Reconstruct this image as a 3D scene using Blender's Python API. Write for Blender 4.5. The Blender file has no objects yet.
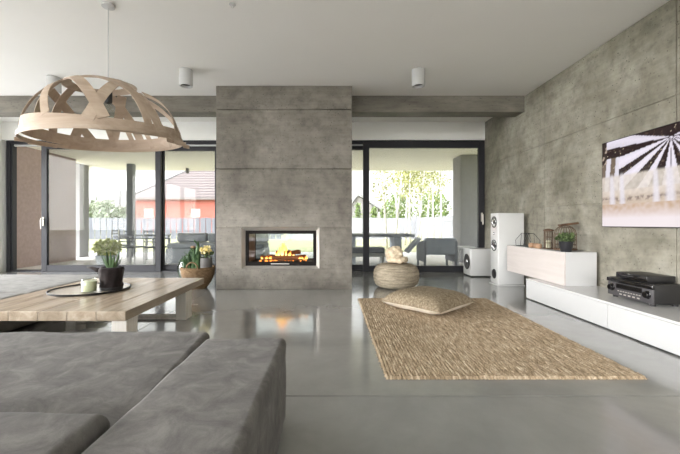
import bpy, bmesh, math, random
from mathutils import Vector, Matrix, noise as mnoise
random.seed(7)
PI = math.pi
SC = bpy.context.scene
COL = SC.collection
F, VX, VY = 355.0, 332.0, 223.0          # focal length in pixels, vanishing point of the room
EXPO = 1.62
SUNNY = 8.0              # veiled sun: sky brightness around it

# ------------------------------------------------------------------ helpers
def at(px, py, Y):
    return ((px - VX) * Y / F, Y, 1.0 - (py - VY) * Y / F)

def lin(c):
    c = c / 255.0
    return c / 12.92 if c <= 0.04045 else ((c + 0.055) / 1.055) ** 2.4

def rgb(r, g, b):
    return (lin(r), lin(g), lin(b), 1.0)

def tag(o, label=None, cat=None, group=None, kind=None):
    if label: o['label'] = label
    if cat: o['category'] = cat
    if group: o['group'] = group
    if kind: o['kind'] = kind
    return o

def thing(name, label, cat, loc=(0, 0, 0), rz=0, group=None):
    o = bpy.data.objects.new(name, None)
    COL.objects.link(o)
    o.empty_display_size = 0.1
    o.location = loc
    o.rotation_euler = (0, 0, rz)
    return tag(o, label, cat, group)

def struct_root(name):
    o = bpy.data.objects.new(name, None)
    COL.objects.link(o)
    o['kind'] = 'structure'
    return o

def world_of(o):
    return (world_of(o.parent) @ o.matrix_parent_inverse if o.parent else Matrix()) @ o.matrix_basis

def obj(name, bm, mat, parent=None, smooth=False, local=False):
    """link bm as one mesh object; coordinates are world ones unless local"""
    me = bpy.data.meshes.new(name)
    bmesh.ops.recalc_face_normals(bm, faces=bm.faces[:])
    bm.to_mesh(me)
    bm.free()
    o = bpy.data.objects.new(name, me)
    COL.objects.link(o)
    if mat: me.materials.append(mat)
    if smooth:
        for p in me.polygons: p.use_smooth = True
        if smooth == 'auto':
            try:
                me.set_sharp_from_angle(angle=math.radians(40))
            except Exception:
                pass
    if parent:
        o.parent = parent
        if not local:
            o.matrix_parent_inverse = world_of(parent).inverted()
    return o

def struct(name, bm, mat, parent=None, smooth=False):
    o = obj(name, bm, mat, parent, smooth)
    if not parent: o['kind'] = 'structure'
    return o

def copy_tree(o, parent=None):
    c = o.copy()
    COL.objects.link(c)
    if parent:
        c.parent = parent
        c.matrix_parent_inverse = o.matrix_parent_inverse.copy()
    for ch in list(o.children):
        copy_tree(ch, c)
    return c

def B():
    return bmesh.new()

def box(bm, x0, x1, y0, y1, z0, z1, bev=0.0, seg=2, mat=None):
    r = bmesh.ops.create_cube(bm, size=1.0)
    vs = r['verts']
    for v in vs:
        v.co = Vector((x0 + (v.co.x + .5) * (x1 - x0), y0 + (v.co.y + .5) * (y1 - y0), z0 + (v.co.z + .5) * (z1 - z0)))
        if mat is not None: v.co = mat @ v.co
    if bev > 0:
        es = list({e for v in vs for e in v.link_edges})
        bmesh.ops.bevel(bm, geom=es, offset=bev, segments=seg, profile=0.5, affect='EDGES')
    return bm

def rbox(bm, x0, x1, y0, y1, z0, z1, r, n=10, puff=0.0, rough=0.0, seed=0.0):
    """box with round edges on a fine grid, slightly puffed and uneven (upholstery)"""
    c = Vector(((x0 + x1) / 2, (y0 + y1) / 2, (z0 + z1) / 2))
    h = Vector(((x1 - x0) / 2, (y1 - y0) / 2, (z1 - z0) / 2))
    def axis(hh):
        k = max(2, min(40, int(2 * (hh - r) / 0.06)))
        a = [-hh + r * (1 - math.cos(PI / 2 * i / 5)) for i in range(6)]
        a = [-hh + r * i / 5 for i in range(5)]
        mid = [-(hh - r) + 2 * (hh - r) * i / k for i in range(k + 1)]
        return a + mid + [-q for q in reversed(a)]
    ax = [axis(h.x), axis(h.y), axis(h.z)]
    cache = {}
    def vert(p):
        key = (round(p[0], 6), round(p[1], 6), round(p[2], 6))
        if key in cache: return cache[key]
        q = Vector([max(-(h[i] - r), min(h[i] - r, p[i])) for i in range(3)])
        d = Vector(p) - q
        if d.length > 1e-9:
            # spread the rounding evenly
            d = Vector([math.tan(max(-1, min(1, d[i] / r)) * PI / 4) for i in range(3)])
            w = q + d.normalized() * r
            nrm = d.normalized()
        else:
            w = q; nrm = Vector((0, 0, 1))
        u = [1 - (w[i] / h[i]) ** 2 for i in range(3)]
        if puff:
            w = w + Vector((0, 0, puff * max(0, u[0]) ** .5 * max(0, u[1]) ** .5 * (1 if w.z > 0 else 0)))
        ww = w + c
        if rough:
            ww = ww + nrm * rough * mnoise.noise(ww * 5 + Vector((seed, 0, 0))) + nrm * rough * .4 * mnoise.noise(ww * 17 + Vector((seed, 3, 0)))
        v = bm.verts.new(ww)
        cache[key] = v
        return v
    for a, b_, cidx in ((0, 1, 2), (1, 2, 0), (2, 0, 1)):
        for sgn in (-1, 1):
            A, Bx = ax[a], ax[b_]
            for i in range(len(A) - 1):
                for j in range(len(Bx) - 1):
                    ps = []
                    for (ii, jj) in ((i, j), (i + 1, j), (i + 1, j + 1), (i, j + 1)):
                        p = [0, 0, 0]
                        p[a] = A[ii]; p[b_] = Bx[jj]; p[cidx] = sgn * h[cidx]
                        ps.append(vert(p))
                    if len(set(ps)) >= 3:
                        try: bm.faces.new(ps)
                        except ValueError: pass
    return bm

def tube(bm, pts, r, n=8, close=False, cap=True):
    pts = [Vector(p) for p in pts]
    N = len(pts)
    rs = r if isinstance(r, (list, tuple)) else [r] * N
    rings = []
    up = None
    for i, p in enumerate(pts):
        if close:
            t = pts[(i + 1) % N] - pts[i - 1]
        else:
            t = pts[min(i + 1, N - 1)] - pts[max(i - 1, 0)]
        t.normalize()
        if up is None:
            up = Vector((0, 0, 1)) if abs(t.z) < .9 else Vector((1, 0, 0))
        s = t.cross(up)
        if s.length < 1e-6: s = t.orthogonal()
        s.normalize()
        up = s.cross(t).normalized()
        rings.append([bm.verts.new(p + rs[i] * (math.cos(2 * PI * k / n) * s + math.sin(2 * PI * k / n) * up)) for k in range(n)])
    R = N if close else N - 1
    for i in range(R):
        a, b = rings[i], rings[(i + 1) % N]
        for k in range(n):
            try: bm.faces.new((a[k], a[(k + 1) % n], b[(k + 1) % n], b[k]))
            except ValueError: pass
    if cap and not close:
        for rg in (rings[0], rings[-1]):
            try: bm.faces.new(rg)
            except ValueError: pass
    return bm

def lathe(bm, prof, cx=0, cy=0, n=32, mat=None, wob=None, capb=True, capt=True):
    """prof: list of (radius, z)"""
    rings = []
    for (r, z) in prof:
        ring = []
        for k in range(n):
            a = 2 * PI * k / n
            rr = r * (1 + (wob(a, z) if wob else 0))
            p = Vector((cx + rr * math.cos(a), cy + rr * math.sin(a), z))
            if mat is not None: p = mat @ p
            ring.append(bm.verts.new(p))
        rings.append(ring)
    for i in range(len(rings) - 1):
        for k in range(n):
            bm.faces.new((rings[i][k], rings[i][(k + 1) % n], rings[i + 1][(k + 1) % n], rings[i + 1][k]))
    if capb: bm.faces.new(rings[0])
    if capt: bm.faces.new(rings[-1])
    return bm

def prism(bm, poly, axis, a0, a1):
    """extrude a 2D polygon along an axis ('x','y','z')"""
    def P(u, v, w):
        return {'x': (w, u, v), 'y': (u, w, v), 'z': (u, v, w)}[axis]
    A = [bm.verts.new(P(u, v, a0)) for u, v in poly]
    Bv = [bm.verts.new(P(u, v, a1)) for u, v in poly]
    n = len(poly)
    bm.faces.new(A); bm.faces.new(Bv)
    for i in range(n):
        bm.faces.new((A[i], A[(i + 1) % n], Bv[(i + 1) % n], Bv[i]))
    return bm

def blade(bm, base, tip, w, bend=0.0, thick=.35, n=6):
    """a fleshy or grassy leaf: tapered lens-section body from base to tip"""
    base = Vector(base); tip = Vector(tip)
    d = tip - base
    side = d.cross(Vector((0, 0, 1)))
    if side.length < 1e-5: side = Vector((1, 0, 0))
    side.normalize()
    up = side.cross(d).normalized()
    rows = []
    for i in range(n + 1):
        t = i / n
        ww = w * (1 - t) ** .7 * (0.75 + .5 * math.sin(min(1, t * 2) * PI / 2)) if i < n else w * .02
        c = base + d * t + up * bend * math.sin(t * PI) * d.length - Vector((0, 0, 1)) * bend * t * t * d.length * .6
        rows.append([bm.verts.new(c + side * ww), bm.verts.new(c - up * ww * thick), bm.verts.new(c - side * ww), bm.verts.new(c + up * ww * thick * .4)])
    for a, b in zip(rows, rows[1:]):
        for k in range(4):
            bm.faces.new((a[k], a[(k + 1) % 4], b[(k + 1) % 4], b[k]))
    bm.faces.new(rows[0]); bm.faces.new(rows[-1])
    return bm

def leaves(bm, n, centre, radii, size, rnd, droop=0.0, fill=.6):
    c = Vector(centre)
    for _ in range(n):
        while True:
            p = Vector((rnd.uniform(-1, 1), rnd.uniform(-1, 1), rnd.uniform(-1, 1)))
            if p.length <= 1 and p.length > rnd.random() * fill: break
        q = c + Vector((p.x * radii[0], p.y * radii[1], p.z * radii[2]))
        d = Vector((rnd.gauss(0, 1), rnd.gauss(0, 1), rnd.gauss(0, 1) - droop))
        if d.length < .01: continue
        d.normalize()
        s = d.orthogonal().normalized()
        s = Matrix.Rotation(rnd.uniform(0, 6.28), 3, d) @ s
        L = size * rnd.uniform(.6, 1.3)
        up = s.cross(d) * L * .12
        vs = [bm.verts.new(q), bm.verts.new(q + d * L * .5 + s * L * .3 + up), bm.verts.new(q + d * L), bm.verts.new(q + d * L * .5 - s * L * .3 + up)]
        bm.faces.new((vs[0], vs[1], vs[2])); bm.faces.new((vs[0], vs[2], vs[3]))
    return bm

# ------------------------------------------------------------------ materials
def new_mat(name):
    m = bpy.data.materials.new(name)
    m.use_nodes = True
    nt = m.node_tree
    for n in list(nt.nodes): nt.nodes.remove(n)
    out = nt.nodes.new('ShaderNodeOutputMaterial')
    return m, nt, out

def bsdf(nt, out, rough=.5, metal=0.0, spec=.5, coat=0.0, sheen=0.0):
    b = nt.nodes.new('ShaderNodeBsdfPrincipled')
    b.inputs['Roughness'].default_value = rough
    b.inputs['Metallic'].default_value = metal
    b.inputs['Specular IOR Level'].default_value = spec
    b.inputs['Coat Weight'].default_value = coat
    b.inputs['Sheen Weight'].default_value = sheen
    nt.links.new(b.outputs[0], out.inputs[0])
    return b

def coords(nt, kind='Object', scale=(1, 1, 1), rot=(0, 0, 0)):
    t = nt.nodes.new('ShaderNodeTexCoord')
    m = nt.nodes.new('ShaderNodeMapping')
    m.inputs['Scale'].default_value = scale
    m.inputs['Rotation'].default_value = rot
    nt.links.new(t.outputs[kind], m.inputs[0])
    return m.outputs[0]

def noise_n(nt, vec, scale, detail=4, rough=.55, dist=0.0):
    n = nt.nodes.new('ShaderNodeTexNoise')
    n.inputs['Scale'].default_value = scale
    n.inputs['Detail'].default_value = detail
    n.inputs['Roughness'].default_value = rough
    n.inputs['Distortion'].default_value = dist
    nt.links.new(vec, n.inputs['Vector'])
    return n.outputs['Fac']

def ramp(nt, fac, stops):
    r = nt.nodes.new('ShaderNodeValToRGB')
    e = r.color_ramp.elements
    while len(e) > 1: e.remove(e[-1])
    e[0].position, e[0].color = stops[0]
    for p, c in stops[1:]:
        k = e.new(p); k.color = c
    nt.links.new(fac, r.inputs[0])
    return r.outputs[0]

def mixc(nt, a, b, fac, mode='MIX'):
    m = nt.nodes.new('ShaderNodeMix')
    m.data_type = 'RGBA'
    m.blend_type = mode
    if isinstance(fac, (int, float)): m.inputs[0].default_value = fac
    else: nt.links.new(fac, m.inputs[0])
    for i, s in ((6, a), (7, b)):
        if isinstance(s, tuple): m.inputs[i].default_value = s
        else: nt.links.new(s, m.inputs[i])
    return m.outputs[2]

def bump(nt, b, h, strength=.2, dist=.01):
    n = nt.nodes.new('ShaderNodeBump')
    n.inputs['Strength'].default_value = strength
    n.inputs['Distance'].default_value = dist
    nt.links.new(h, n.inputs['Height'])
    nt.links.new(n.outputs[0], b.inputs['Normal'])

def plain(name, col, rough=.5, metal=0.0, var=.06, scale=8, spec=.5, coat=0.0, bumpy=0.0, sheen=0.0):
    m, nt, out = new_mat(name)
    b = bsdf(nt, out, rough, metal, spec, coat, sheen)
    v = coords(nt)
    f = noise_n(nt, v, scale)
    lo = tuple(max(0, c * (1 - var)) for c in col[:3]) + (1,)
    hi = tuple(min(1, c * (1 + var)) for c in col[:3]) + (1,)
    c = ramp(nt, f, [(.3, lo), (.7, hi)])
    nt.links.new(c, b.inputs['Base Color'])
    if bumpy:
        bump(nt, b, noise_n(nt, v, scale * 8), bumpy, .01)
    return m

def emit(name, col, strength):
    m, nt, out = new_mat(name)
    e = nt.nodes.new('ShaderNodeEmission')
    e.inputs[0].default_value = col
    e.inputs[1].default_value = strength
    nt.links.new(e.outputs[0], out.inputs[0])
    return m

def concrete(name, lo, mid, hi, rough=.6, stretch=(1, 1, 1)):
    m, nt, out = new_mat(name)
    b = bsdf(nt, out, rough, 0, .35)
    v = coords(nt, 'Object', stretch)
    big = noise_n(nt, v, 1.1, 6, .6, .4)
    mid_n = noise_n(nt, v, 8, 9, .7)
    c1 = ramp(nt, big, [(.34, lo), (.5, mid), (.66, hi)])
    c2 = ramp(nt, mid_n, [(.3, (.58, .58, .57, 1)), (.5, (.98, .98, .98, 1)), (.72, (1.2, 1.2, 1.18, 1))])
    c = mixc(nt, c1, c2, .8, 'MULTIPLY')
    # horizontal board marks, vertical streaks
    vb = coords(nt, 'Object', (.6, .6, 9))
    st = noise_n(nt, vb, 2.5, 5, .7)
    c3 = ramp(nt, st, [(.35, (.80, .80, .79, 1)), (.65, (1.1, 1.1, 1.1, 1))])
    c = mixc(nt, c, c3, .55, 'MULTIPLY')
    # pores
    vo = nt.nodes.new('ShaderNodeTexVoronoi')
    vo.inputs['Scale'].default_value = 26
    nt.links.new(v, vo.inputs['Vector'])
    gate = noise_n(nt, v, 7, 2)
    g = ramp(nt, gate, [(.46, (0, 0, 0, 1)), (.56, (1, 1, 1, 1))])
    pore = ramp(nt, vo.outputs['Distance'], [(.10, (1, 1, 1, 1)), (.2, (0, 0, 0, 1))])
    pg = mixc(nt, pore, g, 1.0, 'MULTIPLY')
    c = mixc(nt, c, tuple(x * .45 for x in lo[:3]) + (1,), pg)
    nt.links.new(c, b.inputs['Base Color'])
    fine = noise_n(nt, v, 60, 4)
    bump(nt, b, fine, .12, .004)
    return m

M = {}
M['concrete_breast'] = concrete('concrete_breast', rgb(98, 93, 86), rgb(118, 113, 105), rgb(136, 131, 123))
M['concrete_wall'] = concrete('concrete_wall', rgb(110, 106, 93), rgb(140, 136, 124), rgb(168, 164, 153))
M['concrete_beam'] = concrete('concrete_beam', rgb(94, 90, 82), rgb(114, 109, 101), rgb(134, 129, 120), stretch=(.4, 1, 1.5))
M['white_paint'] = plain('white_paint', rgb(240, 239, 235), .8, var=.015, scale=2)
M['ceiling_paint'] = plain('ceiling_paint', rgb(233, 231, 227), .85, var=.012, scale=1.2)
M['white_gloss'] = plain('white_gloss', rgb(200, 200, 199), .25, var=.01, coat=.3)
M['white_satin'] = plain('white_satin', rgb(191, 191, 191), .45, var=.01)
M['black_gloss'] = plain('black_gloss', rgb(18, 17, 18), .18, var=.1, coat=.4)
M['black_satin'] = plain('black_satin', rgb(26, 25, 26), .45, var=.15)
M['black_frame'] = plain('black_frame', rgb(20, 15, 14), .6, var=.1, spec=.15)
M['dark_frame'] = plain('dark_frame', rgb(46, 46, 50), .5, var=.05, spec=.25)
M['steel'] = plain('steel', rgb(190, 185, 178), .45, .6, var=.04)
M['chrome'] = plain('chrome', rgb(210, 210, 212), .15, .95, var=.02)
M['dark_cone'] = plain('dark_cone', rgb(52, 50, 50), .5, var=.1)
M['grey_plastic'] = plain('grey_plastic', rgb(62, 60, 62), .4, var=.06)

def floor_mat():
    m, nt, out = new_mat('polished_concrete')
    b = bsdf(nt, out, .2, 0, .5, .8)
    b.inputs['Coat Roughness'].default_value = .09
    v = coords(nt, 'Object')
    a = noise_n(nt, v, .8, 7, .6, .6)
    d = noise_n(nt, v, 4, 8, .65, .3)
    c1 = ramp(nt, a, [(.3, rgb(130, 130, 127)), (.5, rgb(143, 143, 140)), (.72, rgb(155, 155, 152))])
    c2 = ramp(nt, d, [(.3, (.9, .9, .9, 1)), (.7, (1.06, 1.06, 1.06, 1))])
    nt.links.new(mixc(nt, c1, c2, .8, 'MULTIPLY'), b.inputs['Base Color'])
    r = nt.nodes.new('ShaderNodeMapRange')
    r.inputs['To Min'].default_value = .15
    r.inputs['To Max'].default_value = .24
    nt.links.new(d, r.inputs[0])
    nt.links.new(r.outputs[0], b.inputs['Roughness'])
    bump(nt, b, noise_n(nt, v, 9, 3), .012, .01)
    return m
M['floor'] = floor_mat()

def glass_mat(name, tint=(.96, .975, .97, 1), ior=1.45, rough=0.0):
    m, nt, out = new_mat(name)
    t = nt.nodes.new('ShaderNodeBsdfTransparent'); t.inputs[0].default_value = tint
    g = nt.nodes.new('ShaderNodeBsdfGlossy'); g.inputs['Roughness'].default_value = rough
    fr = nt.nodes.new('ShaderNodeFresnel'); fr.inputs[0].default_value = ior
    mx = nt.nodes.new('ShaderNodeMixShader')
    ge = nt.nodes.new('ShaderNodeNewGeometry')
    inv = nt.nodes.new('ShaderNodeMath'); inv.operation = 'SUBTRACT'; inv.inputs[0].default_value = 1.0
    nt.links.new(ge.outputs['Backfacing'], inv.inputs[1])
    ml = nt.nodes.new('ShaderNodeMath'); ml.operation = 'MULTIPLY'
    nt.links.new(fr.outputs[0], ml.inputs[0]); nt.links.new(inv.outputs[0], ml.inputs[1])
    nt.links.new(ml.outputs[0], mx.inputs[0])
    nt.links.new(t.outputs[0], mx.inputs[1]); nt.links.new(g.outputs[0], mx.inputs[2])
    nt.links.new(mx.outputs[0], out.inputs[0])
    return m
M['dimming_glass'] = glass_mat('dimming_window_glass', (.865, .87, .865, 1), 1.22)  # grey tint added to dim the bright garden view; reflections weakened too
M['glass'] = glass_mat('window_glass', ior=1.5)
M['green_glass'] = glass_mat('green_glass', (.74, .82, .72, 1), 1.6)
M['jar_glass'] = glass_mat('jar_glass', (.93, .95, .92, 1), 1.5)

def wood(name, lo, mid, hi, axis='y', rough=.55, island=True, scale=1.0):
    m, nt, out = new_mat(name)
    b = bsdf(nt, out, rough, 0, .35)
    sc = {'x': (1.2, 14, 14), 'y': (14, 1.2, 14), 'z': (14, 14, 1.2)}[axis]
    v = coords(nt, 'Object', tuple(s * scale for s in sc))
    geo = nt.nodes.new('ShaderNodeNewGeometry')
    add = nt.nodes.new('ShaderNodeVectorMath'); add.operation = 'ADD'
    sp = nt.nodes.new('ShaderNodeCombineXYZ')
    mul = nt.nodes.new('ShaderNodeMath'); mul.operation = 'MULTIPLY'; mul.inputs[1].default_value = 37
    nt.links.new(geo.outputs['Random Per Island'], mul.inputs[0])
    for i in range(3): nt.links.new(mul.outputs[0], sp.inputs[i])
    nt.links.new(v, add.inputs[0]); nt.links.new(sp.outputs[0], add.inputs[1])
    f = noise_n(nt, add.outputs[0], 1.0, 7, .62, .8)
    c = ramp(nt, f, [(.28, lo), (.5, mid), (.74, hi)])
    if island:
        v2 = ramp(nt, geo.outputs['Random Per Island'], [(0, (.86, .86, .85, 1)), (1, (1.06, 1.05, 1.04, 1))])
        c = mixc(nt, c, v2, 1.0, 'MULTIPLY')
    nt.links.new(c, b.inputs['Base Color'])
    bump(nt, b, f, .15, .004)
    return m
M['table_wood'] = wood('table_wood', rgb(142, 127, 109), rgb(170, 155, 137), rgb(194, 181, 164), 'y', .26)
M['leg_wood'] = wood('leg_wood', rgb(214, 208, 198), rgb(228, 223, 214), rgb(238, 234, 228), 'z', .5, False)
M['plywood'] = wood('plywood', rgb(158, 139, 122), rgb(178, 159, 141), rgb(196, 179, 162), 'x', .55, True, .6)
M['dark_wood'] = wood('dark_wood', rgb(60, 44, 34), rgb(92, 70, 54), rgb(120, 95, 74), 'y', .6)
M['drift_wood'] = wood('drift_wood', rgb(112, 86, 66), rgb(150, 120, 95), rgb(180, 150, 124), 'z', .7)
M['log_wood'] = wood('log_wood', rgb(60, 34, 22), rgb(112, 66, 38), rgb(170, 110, 64), 'x', .8)
M['pink_veneer'] = wood('pink_veneer', rgb(184, 176, 172), rgb(191, 183, 179), rgb(198, 190, 187), 'y', .5, False)

def fabric(name, lo, mid, hi, scale=4, sheen=.08, weave=220, stretch=(1, 1, 1)):
    m, nt, out = new_mat(name)
    b = bsdf(nt, out, .85, 0, .2, 0, sheen)
    v = coords(nt, 'Object', stretch)
    a = noise_n(nt, v, scale, 6, .68, .6)
    d = noise_n(nt, v, weave, 2)
    c = ramp(nt, a, [(.28, lo), (.5, mid), (.74, hi)])
    c2 = ramp(nt, d, [(.3, (.9, .9, .9, 1)), (.7, (1.08, 1.08, 1.08, 1))])
    nt.links.new(mixc(nt, c, c2, .7, 'MULTIPLY'), b.inputs['Base Color'])
    bump(nt, b, d, .2, .002)
    return m
M['sofa'] = fabric('sofa_fabric', rgb(72, 70, 67), rgb(95, 92, 89), rgb(120, 117, 113), 9)
M['sofa_light'] = fabric('sofa_light_fabric', rgb(98, 96, 92), rgb(116, 114, 110), rgb(132, 130, 126), 8)
M['linen'] = fabric('linen_fabric', rgb(196, 184, 166), rgb(212, 200, 182), rgb(224, 213, 197), 12)
M['dark_cloth'] = fabric('dark_cloth', rgb(22, 18, 18), rgb(34, 27, 27), rgb(46, 38, 37), 14)
M['throw'] = fabric('throw_fabric', rgb(178, 158, 130), rgb(206, 190, 164), rgb(226, 212, 190), 14)
M['out_cushion'] = fabric('out_cushion', rgb(150, 153, 160), rgb(166, 169, 175), rgb(178, 181, 186), 5)
M['out_blue'] = fabric('out_blue', rgb(180, 187, 198), rgb(194, 200, 210), rgb(206, 211, 219), 5)

def jute(name, lo, mid, hi, stretch=(60, 6, 20), fine=90):
    m, nt, out = new_mat(name)
    b = bsdf(nt, out, .9, 0, .15)
    v = coords(nt, 'Object', stretch)
    a = noise_n(nt, v, 1.0, 5, .7)
    v2 = coords(nt, 'Object')
    d = noise_n(nt, v2, fine, 4, .7)
    e = noise_n(nt, v2, 2.2, 4)
    c = ramp(nt, a, [(.3, lo), (.5, mid), (.7, hi)])
    c2 = ramp(nt, d, [(.3, (.68, .66, .63, 1)), (.5, (1, 1, 1, 1)), (.7, (1.2, 1.19, 1.17, 1))])
    c3 = ramp(nt, e, [(.3, (.9, .89, .88, 1)), (.7, (1.06, 1.06, 1.06, 1))])
    c = mixc(nt, c, c2, .85, 'MULTIPLY')
    c = mixc(nt, c, c3, 1.0, 'MULTIPLY')
    nt.links.new(c, b.inputs['Base Color'])
    bump(nt, b, d, .6, .006)
    return m
M['rug'] = jute('rug_jute', rgb(112, 96, 76), rgb(168, 149, 124), rgb(212, 197, 174), (60, 9, 10))
M['cushion_jute'] = jute('cushion_jute', rgb(100, 89, 72), rgb(134, 121, 101), rgb(162, 149, 128), (40, 40, 40), 80)
M['pouf_jute'] = jute('pouf_jute', rgb(122, 112, 95), rgb(152, 142, 124), rgb(176, 166, 148), (8, 8, 50), 70)
M['wicker'] = jute('wicker', rgb(92, 74, 54), rgb(122, 100, 76), rgb(146, 124, 98), (20, 20, 60), 60)

def leaf_mat(name, lo, hi, rough=.5):
    m, nt, out = new_mat(name)
    b = bsdf(nt, out, rough, 0, .3)
    geo = nt.nodes.new('ShaderNodeNewGeometry')
    c = ramp(nt, geo.outputs['Random Per Island'], [(0, lo), (1, hi)])
    nt.links.new(c, b.inputs['Base Color'])
    try:
        b.inputs['Transmission Weight'].default_value = 0
        b.inputs['Subsurface Weight'].default_value = 0
    except Exception: pass
    return m
M['leaf_birch'] = leaf_mat('leaf_birch', rgb(126, 130, 76), rgb(178, 176, 118))
M['leaf_hedge'] = leaf_mat('leaf_hedge', rgb(82, 104, 54), rgb(128, 144, 82))
M['leaf_far'] = leaf_mat('leaf_far', rgb(100, 112, 88), rgb(136, 146, 118))
M['leaf_planter'] = leaf_mat('leaf_planter', rgb(160, 172, 84), rgb(214, 214, 140))
M['leaf_aloe'] = leaf_mat('leaf_aloe', rgb(52, 74, 52), rgb(92, 116, 80))
M['leaf_cactus'] = leaf_mat('leaf_cactus', rgb(38, 62, 40), rgb(74, 100, 62))
M['leaf_green'] = leaf_mat('leaf_green', rgb(50, 66, 38), rgb(96, 112, 70))
M['petal'] = leaf_mat('petal', rgb(214, 196, 120), rgb(240, 228, 178))
M['bark_birch'] = plain('bark_birch', rgb(214, 210, 200), .8, var=.25, scale=6)
M['bark'] = plain('bark', rgb(96, 84, 72), .9, var=.25, scale=8)
M['soil'] = plain('soil', rgb(44, 34, 26), .95, var=.3, scale=40, bumpy=.5)
M['lawn'] = plain('lawn', rgb(150, 148, 112), .95, var=.15, scale=3)
M['deck'] = plain('deck', rgb(208, 205, 203), .7, var=.05, scale=4)
M['soffit'] = plain('soffit', rgb(246, 241, 231), .85, var=.015, scale=1)
M['stucco'] = plain('stucco', rgb(166, 149, 145), .9, var=.09, scale=14, bumpy=.3)
M['pillar'] = plain('pillar', rgb(138, 137, 138), .85, var=.06, scale=8, bumpy=.2)
M['post'] = plain('post', rgb(116, 120, 124), .5, var=.05)
M['fence_grey'] = plain('fence_grey', rgb(104, 106, 116), .7, var=.08, scale=2)
M['fence_white'] = plain('fence_white', rgb(150, 149, 155), .7, var=.03, scale=2)
M['red_wall'] = plain('red_wall', rgb(166, 98, 88), .9, var=.05, scale=1)
M['house_white'] = plain('house_white', rgb(140, 136, 137), .9, var=.03, scale=1)
M['out_grey'] = plain('out_grey', rgb(158, 161, 168), .6, var=.06)
M['out_dark'] = plain('out_dark', rgb(104, 107, 114), .5, var=.1)
M['out_white'] = plain('out_white', rgb(206, 206, 206), .6, var=.03)
M['wax'] = plain('wax', rgb(206, 206, 178), .5, var=.04, scale=20)
M['dark_metal'] = plain('dark_metal', rgb(58, 60, 62), .45, .6, var=.1)
M['rust_metal'] = plain('rust_metal', rgb(98, 82, 68), .6, .4, var=.25, scale=30)
M['dark_pot'] = plain('dark_pot', rgb(38, 38, 42), .4, var=.1)
M['grey_pot'] = plain('grey_pot', rgb(92, 90, 88), .6, var=.1)
M['pale_pot'] = plain('pale_pot', rgb(186, 190, 194), .5, var=.04)
M['firebrick'] = plain('firebrick', rgb(110, 88, 74), .9, var=.2, scale=9, bumpy=.4)
M['soot'] = plain('soot', rgb(34, 28, 25), .9, var=.3, scale=12)
M['window_dark'] = plain('window_dark', rgb(130, 138, 146), .2, var=.05)
M['tray_top'] = plain('tray_top', rgb(188, 178, 166), .25, var=.06, scale=6, coat=.3)

def tile_roof():
    m, nt, out = new_mat('tile_roof')
    b = bsdf(nt, out, .85, 0, .2)
    v = coords(nt, 'Object')
    w = nt.nodes.new('ShaderNodeTexWave')
    w.bands_direction = 'Z'
    w.inputs['Scale'].default_value = .9
    w.inputs['Distortion'].default_value = 0
    nt.links.new(v, w.inputs['Vector'])
    c = ramp(nt, w.outputs['Fac'], [(.0, rgb(72, 64, 63)), (.25, rgb(114, 104, 103)), (1, rgb(124, 114, 113))])
    nt.links.new(c, b.inputs['Base Color'])
    return m
M['tile_roof'] = tile_roof()

# ------------------------------------------------------------------ setting
CEIL = 3.07
WX = 3.13            # concrete wall
LX = -6.75           # wall with the long window
WY = 7.30            # window wall
BY = -4.2

bm = B()
# floor slabs with saw-cut joints
xs = [LX - .3, -1.803, WX + .3]
ys = [BY - .3, -2.0, 2.052, 6.15, WY + .2]
g = .008
for i in range(len(xs) - 1):
    for j in range(len(ys) - 1):
        box(bm, xs[i] + g / 2, xs[i + 1] - g / 2, ys[j] + g / 2, ys[j + 1] - g / 2, -.12, 0)
box(bm, LX - .3, WX + .3, BY - .3, WY + .2, -.2, -.012)
struct('floor', bm, M['floor'])

bm = B(); box(bm, LX - .3, WX + .3, BY - .3, WY + .25, CEIL, CEIL + .3)
struct('ceiling', bm, M['ceiling_paint'])

# concrete wall cast in panels with open joints
bm = B()
zs = [0, .30, 1.23, 2.16, CEIL]
yj = [BY - .3, -2.79, -.78, 1.22, 3.23, 5.24, WY + .25]
g = .011
for i in range(len(yj) - 1):
    for j in range(len(zs) - 1):
        off = random.uniform(0, .0025)
        box(bm, WX + off, WX + .2, yj[i] + g / 2, yj[i + 1] - g / 2, zs[j] + g / 2, zs[j + 1] - g / 2, .003, 1)
box(bm, WX + .012, WX + .3, BY - .3, WY + .25, 0, CEIL)
struct('wall_right', bm, M['concrete_wall'])

# wall with long glazing beside the seating (light comes from here)
bm = B()
box(bm, LX - .3, LX, 6.6, WY + .25, 0, CEIL)
box(bm, LX - .3, LX, BY - .3, -3.6, 0, CEIL)
box(bm, LX - .3, LX, -3.6, 6.6, 2.75, CEIL)
struct('wall_left', bm, M['white_paint'])
bm = B(); box(bm, LX, LX + .015, 6.6, WY - .06, 0.001, .09, .003, 1)
struct('baseboard_left', bm, M['white_paint'])
bm = B()
box(bm, LX - .3, -6.2, BY - .3, BY, 0, CEIL)
box(bm, 2.6, WX + .3, BY - .3, BY, 0, CEIL)
box(bm, -6.2, 2.6, BY - .3, BY, 2.75, CEIL)
struct('wall_back', bm, M['white_paint'])

# window head and beam
bm = B(); box(bm, LX, WX - .001, WY - .04, WY + .25, 2.70, CEIL - .001)
struct('trim_1', bm, M['white_paint'])
bm = B(); box(bm, LX, WX - .001, 5.77, 6.06, 2.807, CEIL - .001, .004, 1)
struct('trim_2', bm, M['concrete_beam'])

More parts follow.
